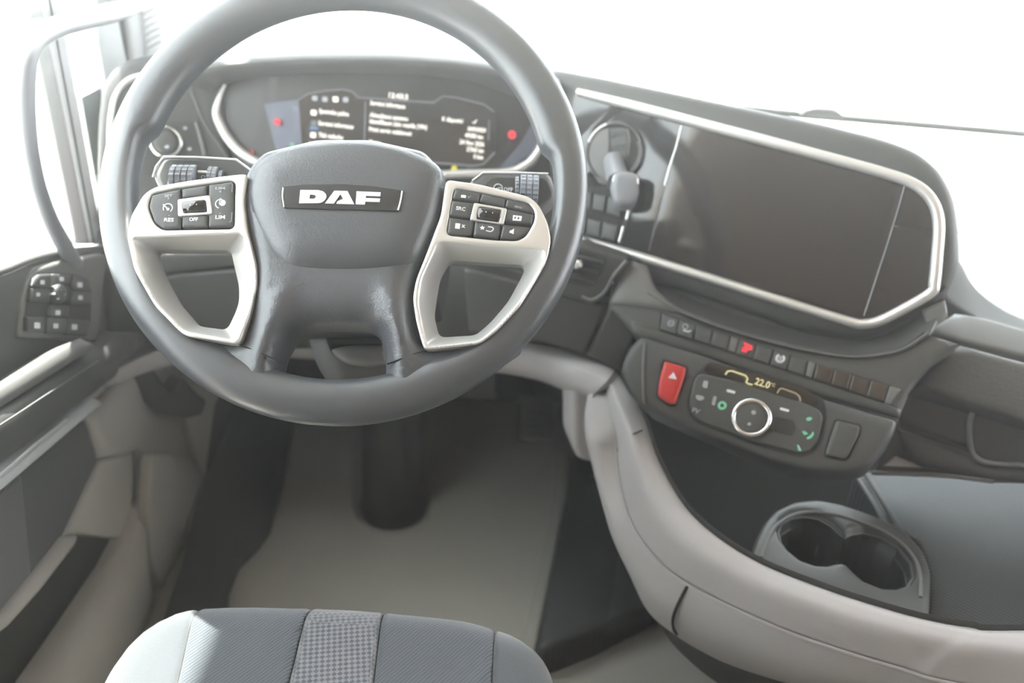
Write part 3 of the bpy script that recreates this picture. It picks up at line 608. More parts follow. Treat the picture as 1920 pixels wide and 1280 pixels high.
# visor below the trim line, down to the stitched edge
visA = [(1090, 452), (1200, 482), (1320, 520), (1450, 560), (1560, 595), (1620, 606), (1660, 597), (1720, 566), (1775, 540)]
visM = [(1110, 490), (1195, 520), (1300, 560), (1430, 604), (1550, 632), (1620, 636), (1675, 622), (1728, 590), (1770, 565)]
visB = [(1150, 520), (1215, 548), (1290, 590), (1420, 634), (1550, 663), (1620, 668), (1690, 655), (1735, 627), (1742, 622)]
def offs(fr, pts, h): return [fr.pt(x, y, h) for x, y in pts]
loft('visor', [offs(INF, visA, .003), offs(INF, visM, -.012), offs(DPF, visB, .004), offs(DPF, [(x, y+4) for x, y in visB], .0)], 'dark', db, nu=4, nv=4, thick=.006)
line('stitched_edge', DPF, visB[1:], .0014, 'mid', db, h=.007)
# soft pad that carries the switch row
patch('dash_pad', DPF, [(1090, 440), (1160, 478), (1200, 500), (1216, 548), (1290, 590), (1420, 634), (1550, 663), (1620, 668), (1690, 655), (1737, 628), (1797, 645), (1752, 674), (1708, 727), (1695, 760), (1680, 800), (1540, 752), (1320, 680), (1200, 640), (1140, 575), (1150, 520)], 'pad', db, h0=-.004, H=.006, r=.008, base=-.08)
patch('pad_left_blade', DPF, [(1186, 488), (1212, 498), (1228, 540), (1280, 590), (1200, 578), (1142, 572), (1160, 528)], 'mid', db, h0=.001, H=.006, r=.01, base=-.02)
patch('row_lower_lip', DPF, [(1185, 600), (1236, 620), (1366, 660), (1510, 708), (1660, 757), (1690, 768), (1684, 784), (1540, 744), (1320, 668), (1200, 634), (1184, 622)], 'dark2', db, h0=.003, H=.004, r=.005, base=-.01)
# passenger side
loft('rear_shell', [r_back, [p+np.array([0, .03, -.09]) for p in r_back], [np.array([p[0], 1.66, .50]) for p in r_back], [np.array([p[0], 1.70, .44]) for p in r_back]], 'dark2', db, nu=3, nv=2, thick=.006)
box('dash_deck', (-.60, 1.34, .43), (1.80, 1.732, .455), 'deck', db, bev=.004)
RP = Fr(Dp(1850, 700, 1.10), nrm(14, 42))
patch('passenger_pad', RP, [(1712, 731), (1756, 676), (1800, 648), (1925, 682), (2150, 745), (2700, 900), (2700, 1005), (2150, 850), (1925, 795), (1832, 766)], 'pad', db, h0=0, H=.010, r=.012, base=-.10)
RT = Fr(Dp(1850, 620, 1.16), nrm(12, 70))
patch('passenger_flat_band', RT, [(1738, 624), (1778, 597), (1790, 588), (1850, 600), (1925, 622), (2200, 700), (2750, 850), (2750, 902), (2200, 750), (1925, 672), (1795, 640)], 'mid', db, h0=.004, H=.004, r=.006, base=-.08)
loft('passenger_top_edge', [row([(1772, 470), (1800, 490), (1822, 530), (1858, 565), (1925, 600), (2100, 655), (2750, 850)], 1.30), row([(1780, 500), (1806, 530), (1826, 560), (1860, 588), (1925, 612), (2100, 668), (2750, 862)], 1.25), row([(1770, 560), (1790, 575), (1815, 588), (1850, 603), (1925, 630), (2100, 682), (2750, 875)], 1.19)], 'gap', db, nu=4, nv=4, thick=.02)
patch('corner_cover', Fr(INF.w(0, 0, .0), INF.n), [(1728, 580), (1772, 562), (1778, 594), (1741, 624)], 'mid', db, h0=.0, H=.004, r=.006, base=-.05)
SH = Fr(Dp(1800, 820, 1.13), nrm(14, 25))
patch('shelf_face', SH, [(1672, 728), (1712, 735), (1832, 768), (1925, 797), (2200, 880), (2750, 1035), (2750, 1150), (2200, 985), (1925, 905), (1860, 905), (1750, 890), (1640, 888), (1670, 800)], 'dark2', db, h0=-.004, base=-.10)
patch('shelf_box', SH, [(1680, 800), (1690, 806), (1819, 850), (1842, 868), (1925, 874), (2200, 950), (2700, 1090), (2700, 1120), (2200, 975), (1925, 902), (1860, 900), (1725, 875), (1690, 856)], 'dark', db, h0=0, H=.010, r=.012, base=-.02)
patch('shelf_upper_box', SH, [(1676, 740), (1716, 737), (1822, 765), (1815, 800), (1820, 842), (1690, 798), (1680, 770)], 'dark', db, h0=-.002, H=.006, r=.01, base=-.02)
patch('beige_wedge', SH, [(1658, 873), (1681, 856), (1730, 876)], 'beige', db, h0=.002, base=-.02)
line('shelf_edge', SH, [(1634, 886), (1700, 888), (1780, 892), (1862, 902)], .003, 'mid', db, h=.004)
# passenger grab pocket
gb = thing('storage_bin', 'dark storage pocket with a bright rounded rim at the passenger end', 'bin', SH.pt(1870, 870))
patch('pocket', SH, [(1826, 768), (1925, 797), (2200, 880), (2200, 950), (1925, 872), (1848, 862), (1824, 845), (1818, 800)], 'black', gb, h0=.006, H=.003, r=.006, base=-.005)
line('rim', SH, [(1827, 766), (1820, 785), (1817, 806), (1820, 838), (1828, 856), (1848, 866), (1890, 871), (1925, 873), (2050, 900), (2200, 940)], .0034, 'mid', gb, h=.014)
# ================================================================ instrument cluster
ic = thing('instrument_cluster', 'digital instrument cluster with lit text lines in an oval hooded recess', 'instrument cluster', CL.pt(745, 330, -.01))
cyo = [(424, 150), (412, 180), (405, 212), (418, 246), (442, 280), (480, 306), (560, 330), (700, 340), (860, 334), (960, 322), (996, 300), (1012, 270), (1012, 220), (990, 170), (960, 150), (700, 128)]
patch('face', CL, cyo, 'screen2', ic, h0=-.012, base=-.03, rnd=.02)
line('bezel', CL, [(422, 158), (410, 185), (405, 212), (416, 240), (432, 265), (455, 288), (492, 308), (560, 324), (700, 332), (860, 326), (950, 323), (985, 311), (1005, 292), (1020, 262)], [.002, .004, .0062, .0068, .0068, .0065, .006, .006, .006, .006, .007, .007, .005], 'silver', ic, h=.0)
patch('side_gauge_panel', CL, [(495, 195), (560, 187), (570, 300), (520, 290)], mat('bluish_gauge_glass', S(92, 95, 110), .3), ic, h0=-.0105, base=-.013)
patch('side_gauge_panel', CL, [(1000, 225), (1014, 235), (1008, 280), (950, 318), (930, 322), (975, 270)], bpy.data.materials['bluish_gauge_glass'], ic, h0=-.0105, base=-.013)
so = [(560, 187), (578, 176), (609, 170), (646, 168), (660, 172), (674, 183), (688, 184), (812, 192), (831, 180), (857, 183), (908, 195), (926, 209), (932, 240), (928, 286), (906, 308), (886, 311), (800, 306), (580, 296), (566, 270)]
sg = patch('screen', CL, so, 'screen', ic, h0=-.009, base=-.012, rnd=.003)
line('screen_outline', CL, [(560, 187), (578, 176), (609, 170), (643, 168), (659, 171), (673, 183), (687, 184), (813, 192), (831, 180), (857, 183), (908, 196), (926, 209)], .0011, 'e_grey', sg, h=-.008, cr=0)
line('screen_outline', CL, [(928, 286), (906, 308), (887, 311), (800, 304)], .0014, 'e_grey', sg, h=-.008, cr=0)
line('screen_outline', CL, [(917, 225), (916, 262)], .0009, 'e_grey', sg, h=-.008, cr=0); line('screen_outline', CL, [(685, 190), (683, 280)], .0005, 'grey_print', sg, h=-.0085, cr=0)
def ct(s, x0, y, hp, wpx, m='e_white', a=-.06, lab=None): text('lettering', s, CL, x0+wpx/2, y, hp, m, sg, h=-.0082, wpx=wpx, ang=a, bold=.02, label=lab)
ct('12:43:3', 729, 180, 9, 36); ct('Servisni informace', 694, 196, 8, 66); ct('Aktualizace systemu', 693, 220, 8, 72); ct('Identifikacni cislo vozidla (VIN)', 693, 234, 8, 108); ct('Pristi servis vzdalenost', 692, 246, 8, 80); ct('Motor', 692, 267, 8, 22)
ct('Spotreba paliva', 598, 212, 8, 56); ct('Servisni informace', 597, 234, 8, 66); ct('Tlak vzduchu', 597, 255, 8, 46); ct('Ext', 580, 270, 6, 12)
ct('K dispozici', 829, 226, 8, 39); ct('0493959', 877, 243, 8, 34); ct('49380 km', 872, 255, 8, 34); ct('24 Nov 2026', 862, 268, 8, 46); ct('27345 km', 875, 281, 8, 32); ct('0 km', 888, 294, 8, 18)
line('lettering', CL, [(886, 229), (889, 231), (894, 225)], .0008, 'e_white', sg, h=-.008, cr=0)
for x, y, m in ((588, 211, 'e_white'), (588, 231, 'e_grey'), (587, 253, 'e_white'), (629, 186, 'e_white'), (590, 184, 'grey_print'), (609, 186, 'grey_print'), (648, 187, 'grey_print')):
    patch('menu_icon', CL, [(x-5, y-5), (x+5, y-4.5), (x+5, y+5), (x-5, y+4.5)], m, sg, h0=-.0082, base=-.009, rnd=.0015)
patch('menu_icon', CL, [(581, 237), (596, 238), (596, 243), (581, 242)], 'e_blue', sg, h0=-.0082, base=-.009)
for x, y, r, m, l in ((521, 229, 6, 'e_red', 'red warning light left of the screen'), (960, 253, 7.5, 'e_red', 'red warning light right of the screen'), (549, 272, 4, 'e_green', 'green indicator'), (474, 285, 3, 'red', 'unlit dim indicator'), (852, 317, 6, 'e_yellow', 'yellow indicator')):
    dome('indicator_light', CL, x, y, r, m, ic, h0=-.0085, H=.001, label=l)
ct('46.96 h', 862, 319, 6, 26, 'grey_print')
# ================================================================ light switch panel (left)
ls = thing('light_switch_panel', 'left end light switch panel with a silver-ringed rotary knob', 'light switch', LE.pt(345, 290, .015))
patch('panel', LE, [(290, 228), (366, 228), (388, 292), (390, 330), (270, 330), (270, 250)], 'black', ls, h0=.0165, base=.010, rnd=.006)
kn = dome('rotary_knob', LE, 311, 266, 23, 'dark2', ls, h0=.026, H=.003, base=.014); ring('knob_ring', LE, 311, 266, 27, .0026, 'chrome', ls, h=.022)
for x, y, m in ((347, 240, 'white'), (355, 279, 'red'), (313, 275, 'white')):
    patch('symbol', LE, [(x-4, y-3), (x+4, y-3), (x+4, y+3), (x-4, y+3)], 'grey_print' if m != 'red' else 'grey_print', ls, h0=.0172 if x > 330 else .0292, base=.0155 if x > 330 else .024, rnd=.002)
line('edge_strip', LE, [(368, 230), (376, 258), (384, 290)], .0024, 'mid', ls, h=.018)
# ================================================================ infotainment display
di = thing('infotainment_display', 'large switched-off glossy touchscreen framed by a silver trim line', 'screen', INF.pt(1450, 590, 0))
pn = [(1075, 172), (1200, 200), (1400, 252), (1560, 297), (1660, 324), (1722, 348), (1752, 378), (1763, 420), (1756, 490), (1748, 544), (1700, 574), (1640, 606), (1604, 608), (1450, 562), (1300, 516), (1200, 482), (1075, 448)]
patch('panel', INF, pn, 'gloss', di, h0=.006, base=-.005, rnd=.012)
scr = [(1279, 232), (1400, 262), (1560, 302), (1696, 340), (1660, 460), (1618, 592), (1480, 560), (1330, 512), (1216, 476), (1244, 352)]
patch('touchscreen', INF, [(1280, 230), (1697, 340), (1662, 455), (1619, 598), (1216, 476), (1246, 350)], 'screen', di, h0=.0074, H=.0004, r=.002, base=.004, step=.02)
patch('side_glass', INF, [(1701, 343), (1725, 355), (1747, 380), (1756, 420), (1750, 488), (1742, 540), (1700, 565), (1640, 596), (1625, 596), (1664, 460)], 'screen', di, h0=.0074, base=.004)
line('silver_trim', INF, [(1082, 172), (1200, 202), (1400, 254), (1560, 297), (1650, 322), (1710, 343), (1745, 372), (1760, 415), (1757, 480), (1752, 530), (1746, 548), (1700, 576), (1650, 601), (1620, 607), (1590, 602), (1450, 559), (1320, 518), (1200, 481), (1130, 461), (1086, 449)], [.0045]+[.0066]*9+[.0060]*10, 'silver', di, h=.0105)
line('panel_division', INF, [(1278, 236), (1268, 275), (1256, 312), (1246, 348)], .0014, 'chrome', di, h=.0082)
line('panel_division', INF, [(1240, 370), (1228, 420), (1217, 470)], .0008, 'mid', di, h=.0082)
line('panel_division', INF, [(1698, 342), (1680, 405), (1650, 500), (1620, 592)], .0007, 'grey_print', di, h=.0082)
# ================================================================ gear selector / brake lever
gl = thing('brake_lever', 'grey hand lever in a round recess left of the big screen', 'lever', INF.pt(1152, 360, .006))
patch('recess_plate', INF, disc(INF, 1152, 285, 55, .0068), 'gap', gl, h0=.0085, base=.004, px=False)
patch('recess_left_dish', INF, [(1143, 238), (1143, 345), (1125, 345), (1107, 320), (1101, 290), (1106, 262), (1120, 245)], 'mid', gl, h0=.0098, H=.001, r=.004, base=.006, rnd=.004)
patch('recess_slot', INF, [(1145, 240), (1170, 240), (1176, 258), (1174, 300), (1146, 320)], 'black', gl, h0=.010, base=.006, rnd=.003)
ring('bezel', INF, 1152, 285, 54, .0028, 'gloss', gl, h=.010)
ring('bright_rim', INF, 1154, 285, 47, .0016, 'mid', gl, h=.011, a0=-50, a1=35); ring('bright_rim', INF, 1152, 285, 55, .0018, 'silver', gl, h=.012, a0=120, a1=170)
line('slot_edge', INF, [(1176, 242), (1180, 260), (1178, 290)], .0014, 'mid', gl, h=.012)
sweep('arm', [INF.pt(1150, 300, .006), INF.pt(1154, 318, .02), INF.pt(1160, 340, .036)], [.0135, .0145, .0155], 'handle', gl, up=INF.v, seg=18)
GF = Fr(INF.pt(1173, 355, .045), nrm(10, 30))
patch('grip', GF, [(1150, 327), (1162, 322), (1186, 323), (1197, 330), (1198, 355), (1191, 380), (1182, 388), (1160, 389), (1149, 380), (1144, 352)], 'handle', gl, h0=0, H=.008, r=.010, base=-.022, rnd=.004)
line('grip_edge', GF, [(1150, 340), (1152, 331), (1165, 326), (1184, 327), (1195, 332), (1196, 345)], .0012, 'chrome', gl, h=.004)
# key block under the lever
kb = thing('switch_block', 'two rows of blank dark switches below the hand lever', 'switch panel', INF.pt(1130, 455, 0))
patch('plate', INF, [(1086, 345), (1150, 352), (1182, 372), (1168, 452), (1086, 438)], 'gap', kb, h0=.0068, base=.003)
for q in ([(1086, 360), (1111, 362), (1107, 393), (1086, 388)], [(1114, 363), (1138, 368), (1134, 399), (1110, 394)], [(1141, 369), (1170, 376), (1163, 407), (1137, 400)], [(1086, 405), (1100, 409), (1097, 437), (1086, 434)], [(1103, 410), (1128, 415), (1124, 445), (1100, 438)], [(1131, 416), (1160, 424), (1153, 452), (1127, 446)]):
    patch('blank_switch', INF, q, 'key', kb, h0=.009, H=.002, r=.0025, base=.005, rnd=.001)
for a in ([(1179, 392), (1175, 411)], [(1169, 424), (1165, 440), (1161, 454)]): line('bright_strip', INF, a, .0022, 'chrome', kb, h=.010, cr=0)
# air vent
av = thing('air_vent', 'dark air vent with a small bright slider beside the wheel rim', 'air vent', KR.pt(1110, 545, .006))
patch('housing', KR, [(1040, 455), (1090, 458), (1178, 486), (1150, 520), (1128, 560), (1108, 570), (1040, 548)], 'dark2', av, h0=.006, H=.005, r=.008, base=-.03, rnd=.004)
patch('opening', KR, [(1050, 462), (1088, 464), (1140, 480), (1134, 500), (1114, 535), (1102, 540), (1045, 524)], 'gap', av, h0=.0112, base=.0, rnd=.003)
for i in range(3): line('slat', KR, [(1050, 475+i*19), (1090, 482+i*19), (1130-i*8, 492+i*18)], .003, 'black', av, h=.014, b=.005)
line('frame_edge', KR, [(1176, 488), (1152, 515), (1132, 548), (1110, 562), (1090, 556)], .0024, 'mid', av, h=.012)
patch('slider', KR, [(1074, 488), (1088, 487), (1092, 500), (1078, 505)], 'silver', av, h0=.019, H=.003, r=.003, base=.01, rnd=.002)
# ================================================================ switch row
sr = thing('switch_row', 'long row of small dark dash switches above the climate panel', 'switch panel', DPF.pt(1450, 690, .002))
def lerp(a, b, t): return (a[0]+(b[0]-a[0])*t, a[1]+(b[1]-a[1])*t)
def cells(tl_, tr_, bl_, br_, n, m, nm='switch'):
    out = []
    for i in range(n):
        a, b = (i+.04)/n, (i+.96)/n
        out.append(patch(nm, DPF, [lerp(tl_, tr_, a), lerp(tl_, tr_, b), lerp(bl_, br_, b), lerp(bl_, br_, a)], m, sr, h0=.0045, H=.0015, r=.002, base=-.004))
    return out
patch('backing', DPF, [(1238, 585), (1372, 630), (1516, 676), (1672, 722), (1660, 757), (1508, 707), (1364, 660), (1235, 620)], 'gap', sr, h0=.003, base=-.004)
g1 = cells((1241, 588), (1370, 630), (1237, 618), (1363, 657), 4, 'key'); g2 = cells((1387, 636), (1515, 677), (1379, 663), (1508, 705), 4, 'key'); g3 = cells((1530, 681), (1667, 723), (1524, 710), (1657, 754), 4, 'brownkey')
for q in ([(1371, 631), (1385, 635), (1378, 662), (1365, 658)], [(1517, 677), (1530, 681), (1522, 709), (1510, 705)], [(1669, 724), (1689, 730), (1668, 760), (1659, 755)]): patch('spacer', DPF, q, 'mid', sr, h0=.005, H=.001, r=.002, base=-.004)
AN = -.30
def dt(s, x, y, hp, m, par, w=None): text('symbol', s, DPF, x, y, hp, m, par, h=.0064, ang=AN*.35, bold=.03, wpx=w)
ring('symbol', DPF, 1258, 606, 5.5, .0009, 'grey_print', g1[0], h=.0065); dt('W', 1258, 606, 5, 'grey_print', g1[0]); ring('symbol', DPF, 1285, 612, 4.5, .0009, 'grey_print', g1[1], h=.0065); line('symbol', DPF, [(1281, 619), (1291, 622), (1296, 619)], .0011, 'white', g1[1], h=.0065, cr=0)
patch('symbol', DPF, [(1393, 640), (1402, 644), (1411, 648), (1410, 656), (1402, 656), (1399, 661), (1390, 658), (1392, 651), (1397, 649)], 'e_red', g2[0], h0=.0066, base=.005, rnd=.001, label='lit red axle symbol')
ring('symbol', DPF, 1463, 672, 7, .0013, 'white', g2[2], h=.0066, a0=120, a1=420); dt('(!)', 1463, 672, 6, 'white', g2[2], 6)
# ================================================================ climate panel
cp = thing('climate_panel', 'dark climate control panel with a silver-ringed round knob and lit temperature', 'climate control', CC.pt(1410, 850, 0))
patch('surround', CC, [(1183, 650), (1200, 634), (1212, 634), (1320, 668), (1540, 748), (1682, 790), (1674, 818), (1655, 845), (1625, 878), (1590, 888), (1520, 884), (1440, 864), (1300, 806), (1214, 768), (1180, 738), (1166, 700), (1168, 680)], 'dark', cp, h0=.0, H=.008, r=.012, base=-.06, rnd=.006)
line('surround_ridge', CC, [(1209, 642), (1206, 690), (1208, 756)], .002, 'mid', cp, h=.0085)
co = [(1330, 678), (1420, 700), (1500, 726), (1545, 748), (1550, 780), (1541, 826), (1524, 850), (1500, 858), (1420, 836), (1312, 796), (1294, 782), (1286, 758), (1300, 705)]
patch('unit', CC, co, 'gap', cp, h0=.0092, base=.0, rnd=.006)
patch('unit_face', CC, [(1312, 700), (1370, 712), (1500, 752), (1536, 768), (1543, 782), (1534, 824), (1520, 844), (1500, 850), (1420, 829), (1318, 792), (1300, 778), (1292, 758), (1302, 712)], 'key', cp, h0=.0105, H=.001, r=.003, base=.006, rnd=.005)
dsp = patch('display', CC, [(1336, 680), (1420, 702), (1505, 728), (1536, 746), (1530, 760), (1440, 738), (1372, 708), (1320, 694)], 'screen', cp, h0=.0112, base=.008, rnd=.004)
line('display_arc', CC, [(1360, 702), (1364, 696), (1372, 695), (1398, 704), (1402, 710), (1399, 716), (1402, 719), (1411, 721)], .001, 'e_amber', dsp, h=.013, cr=0)
line('display_arc', CC, [(1457, 737), (1462, 729), (1467, 728), (1492, 737), (1499, 743), (1501, 751)], .001, mat('dim_amber', S(20, 20, 5), .5, emit=(.95, .8, .5, 1), estr=.28), dsp, h=.013, cr=0)
text('temperature_digits', '22.0', CC, 1430, 718, 13, 'e_amber', dsp, h=.0135, ang=-.06, bold=.02, wpx=28); text('temperature_digits', '\u00b0C', CC, 1449, 721, 6, 'e_amber', dsp, h=.0135, ang=-.06, wpx=9)
kb2 = dome('rotary_knob', CC, 1409, 783, 30, 'key', cp, h0=.019, H=.0015, base=.008); ring('knob_ring', CC, 1409, 783, 33, .0027, 'chrome', cp, h=.0195)
dome('symbol', CC, 1413, 773, 4.5, 'grey_print', kb2, h0=.0204, H=.0004); dome('symbol', CC, 1405, 795, 3.5, 'grey_print', kb2, h0=.0204, H=.0004)
patch('recess', CC, [(1454, 780), (1490, 789), (1492, 806), (1484, 818), (1450, 808)], 'black', cp, h0=.0121, base=.008, rnd=.004)
def cs(pts, m, nm='symbol'): patch(nm, CC, pts, m, cp, h0=.0121, base=.010, rnd=.0012)
cs([(1363, 729), (1379, 733), (1378, 738), (1362, 734)], 'white'); cs([(1463, 763), (1480, 768), (1479, 772), (1462, 768)], 'white')
cs([(1319, 713), (1328, 714), (1326, 728), (1317, 725)], 'grey_print'); cs([(1305, 740), (1318, 742), (1321, 747), (1312, 751), (1305, 747)], 'grey_print'); text('symbol', 'PV', CC, 1305, 770, 9, 'grey_print', cp, h=.0123, ang=-.1, bold=.02)
ring('symbol', CC, 1354, 760, 6, .0014, 'e_green', cp, h=.0125); cs([(1338, 742), (1344, 743), (1340, 760), (1334, 758)], 'grey_print', 'bright_edge')
cs([(1511, 784), (1517, 781), (1524, 784), (1520, 788), (1513, 789)], 'e_green'); cs([(1503, 808), (1509, 808), (1516, 813), (1508, 816)], 'e_green'); cs([(1512, 820), (1520, 815), (1524, 808), (1527, 812), (1522, 821), (1513, 824)], 'e_green'); cs([(1494, 833), (1498, 834), (1503, 845), (1497, 845)], 'e_green')
hz = thing('hazard_switch', 'red hazard warning switch with a white triangle', 'switch', CC.pt(1256, 756, .008))
hk = patch('key', CC, [(1246, 677), (1286, 689), (1283, 706), (1266, 757), (1254, 757), (1233, 742), (1236, 715)], 'red', hz, h0=.012, H=.004, r=.006, base=.004, rnd=.003)
patch('triangle', CC, [(1263, 697), (1269, 711), (1253, 708)], 'white', hk, h0=.0168, base=.012)
patch('gap', CC, [(1242, 672), (1291, 686), (1287, 708), (1268, 762), (1251, 761), (1229, 745), (1233, 712)], 'gap', hz, h0=.0088, base=.004, rnd=.003)
bc = thing('blank_switch_cover', 'blank dark grey switch cover right of the climate knob', 'switch', CC.pt(1580, 860, .008))
patch('gap', CC, [(1564, 784), (1616, 795), (1614, 815), (1592, 860), (1582, 865), (1545, 858), (1544, 850)], 'gap', bc, h0=.0088, base=.004, rnd=.004)
patch('cover', CC, [(1568, 788), (1612, 799), (1609, 816), (1588, 857), (1580, 861), (1549, 854), (1549, 846)], 'dark', bc, h0=.0105, H=.002, r=.004, base=.004, rnd=.004)
# ================================================================ beige console with the storage tray
cn = thing('centre_console', 'curved beige console wall wrapping around the dark storage tray', 'console', Zp(1320, 1210, .02))
I = [(1158, 696, .468), (1178, 730, .466), (1198, 762, .462), (1214, 800, .455), (1236, 865, .44), (1285, 950, .43), (1350, 1010, .425), (1430, 1058, .42), (1540, 1102, .42), (1640, 1135, .42), (1730, 1160, .42), (1820, 1176, .42), (1940, 1181, .42), (2700, 1160, .42)]
Mr = [(1132, 722, .452), (1145, 770, .45), (1153, 810, .44), (1156, 850, .42), (1162, 905, .40), (1186, 985, .385), (1232, 1050, .375), (1290, 1095, .37), (1390, 1146, .37), (1490, 1188, .37), (1590, 1222, .37), (1690, 1252, .37), (1840, 1290, .37), (2600, 1420, .37)]
O = [(1104, 742, .436), (1096, 780, .43), (1098, 820, .42), (1108, 862, .40), (1126, 930, .37), (1150, 1010, .33), (1184, 1085, .30), (1216, 1145, .28), (1270, 1190, .27), (1330, 1225, .265), (1410, 1262, .26), (1520, 1300, .255), (1700, 1350, .25), (2500, 1560, .25)]
Iw = [Zp(*p) for p in I]; Mw = [Zp(*p) for p in Mr]; Ow = [Zp(*p) for p in O]
inn = [p+np.array([0.004, 0.006, -.20]) for p in Iw]; in1 = [p+np.array([.003, .005, -.012]) for p in Iw]; out1 = Mw
mid = [a*.55+b*.45+np.array([-.008, -.010, .010]) for a, b in zip(Iw, Mw)]
low = [a*.5+b*.5+np.array([-.010, -.010, 0]) for a, b in zip(Mw, Ow)]
loft('rim_shell', [Iw, [a*.85+b*.15+np.array([-.004, -.005, .006]) for a, b in zip(Iw, Mw)], mid, Mw], 'beige', cn, nu=5, nv=5, thick=.004)
loft('inner_wall', [inn, in1, Iw], 'dark2', cn, nu=5, nv=2, thick=.003)
loft('outer_shell', [out1, low, Ow, [p+np.array([.015, .02, -.025]) for p in Ow], [p+np.array([.10, .12, -.14]) for p in Ow]], 'beige', cn, nu=5, nv=4, thick=.004)
sweep('seam', [p+np.array([-.0005, -.001, 0]) for p in Mw], .0018, 'beige', cn, seg=6)
sl = [Mw[7]*(1-t)+Ow[8]*t for t in (0, .25, .5, .75, .97)]; sl = [p+np.array([-.0125, -.0125, 0])*(math.sin(math.pi*t)) for p, t in zip(sl, (0, .25, .5, .75, .97))]
sweep('slot_seam', sl, .0017, 'gap', cn, seg=8)
sweep('rim_seam', [Zp(1156, 847, .422), Zp(1163, 832, .432), Zp(1178, 818, .447), Zp(1205, 806, .462)], .0010, 'gap', cn, seg=6)
sweep('beam_joint', [Dp(1156, 693, 1.215), Dp(1140, 715, 1.20), Dp(1110, 746, 1.225)], .0012, 'gap', cn, seg=6)
patch('column_foot', Fr(Dp(1090, 800, 1.30), nrm(-10, 5)), [(1068, 715), (1115, 720), (1125, 860), (1100, 862), (1082, 856), (1069, 830)], 'beige', cn, H=.01, r=.012, base=-.05, rnd=.01)
# tray floor and mat
tf = thing('storage_tray', 'deep dark storage tray floor inside the beige console', 'tray', Zp(1400, 900, .22))
patch('tray_floor', zf(.25), [(1130, 640), (1700, 700), (2450, 780), (2450, 1310), (1700, 1300), (1500, 1240), (1330, 1150), (1200, 1000), (1130, 850)], 'deep', tf, base=-.015)
patch('tray_back_wall', Fr(Zp(1400, 790, .25)+np.array([0, .12, 0]), (0, -1, .2)), [(1100, 640), (2500, 640), (2500, 960), (1100, 960)], 'deep', tf, base=-.02)
rm = patch('shelf_mat', zf(.335), [(1600, 885), (1700, 890), (1860, 905), (2800, 960), (2800, 1320), (1760, 1240), (1740, 1180), (1742, 1080), (1720, 1020), (1660, 985), (1630, 920)], 'ribmat', None, base=-.08, H=.004, r=.006)
tag(rm, 'dark ribbed anti-slip mat lying right of the cup holders', 'mat')
for a in ([(1602, 888), (1632, 935), (1660, 985)], [(1622, 888), (1652, 935), (1690, 1000)]): line('moulded_edge', zf(.335), a, .004, 'dark', rm, h=.004)
# cup holder
ch = thing('cup_holder', 'dark grey double cup holder with two joined round wells', 'cup holder', Zp(1580, 1060, .255))
cz = zf(.37)
c1, c2 = (1516, 1020), (1648, 1062)
cups = [(1459, 1000), (1464, 985), (1482, 973), (1506, 970), (1534, 974), (1558, 988), (1574, 1003), (1584, 1010), (1596, 1003), (1618, 1000), (1650, 1008), (1684, 1028), (1706, 1056), (1712, 1084), (1700, 1102), (1676, 1111), (1650, 1110), (1620, 1098), (1597, 1078), (1588, 1068), (1576, 1063), (1562, 1064), (1548, 1068), (1526, 1067), (1500, 1058), (1478, 1040), (1464, 1020)]
outc = [(1404, 1060), (1412, 1025), (1428, 990), (1450, 965), (1485, 948), (1530, 944), (1580, 954), (1650, 978), (1700, 1006), (1730, 1040), (1744, 1080), (1743, 1130), (1740, 1185), (1700, 1190), (1560, 1150), (1420, 1090)]
patch('body', cz, outc, 'dark', ch, holes=[cups], h0=-.004, H=.010, r=.010, base=-.12, cr=False, rnd=.008, hr=.002)
cuo = outline(cz, cups, 0, .002); cx_ = cuo.mean(0)
Vw = []; 
for k, (s, z) in enumerate(((1.02, .0045), (1.0, .002), (.985, -.012), (.95, -.014), (.93, -.06), (.88, -.10))):
    for p in cuo: q = cx_+(p-cx_)*s; Vw.append(cz.w(q[0], q[1], z))
n_ = len(cuo); FFw = [(i*n_+j, (i+1)*n_+j, (i+1)*n_+(j+1) % n_, i*n_+(j+1) % n_) for i in range(5) for j in range(n_)]
FFw.append(tuple(5*n_+j for j in range(n_)))
wl_ = mk('wells', Vw, FFw, 'black', ch, ang=50); md = wl_.modifiers.new('t', 'SOLIDIFY'); md.thickness = .0015; md.offset = -1
line('inner_lip', cz, cups, .0016, 'dark2', ch, h=.004, closed=True, cr=0)
line('upper_rim', cz, [(1428, 1045), (1440, 1010), (1458, 983), (1490, 964), (1530, 960), (1580, 968), (1648, 992), (1690, 1018), (1716, 1048), (1726, 1080), (1726, 1120)], .0022, 'mid', ch, h=.006)
ring('well_floor_ring', zf(.285), 1498, 1060, 26, .0016, 'mid', ch, h=0); ring('well_floor_ring', zf(.285), 1632, 1098, 26, .0016, 'mid', ch, h=0)
dome('rubber_nub', zf(.335), 1538, 1020, 9, 'mid', ch, h0=0, H=.004, base=-.02)
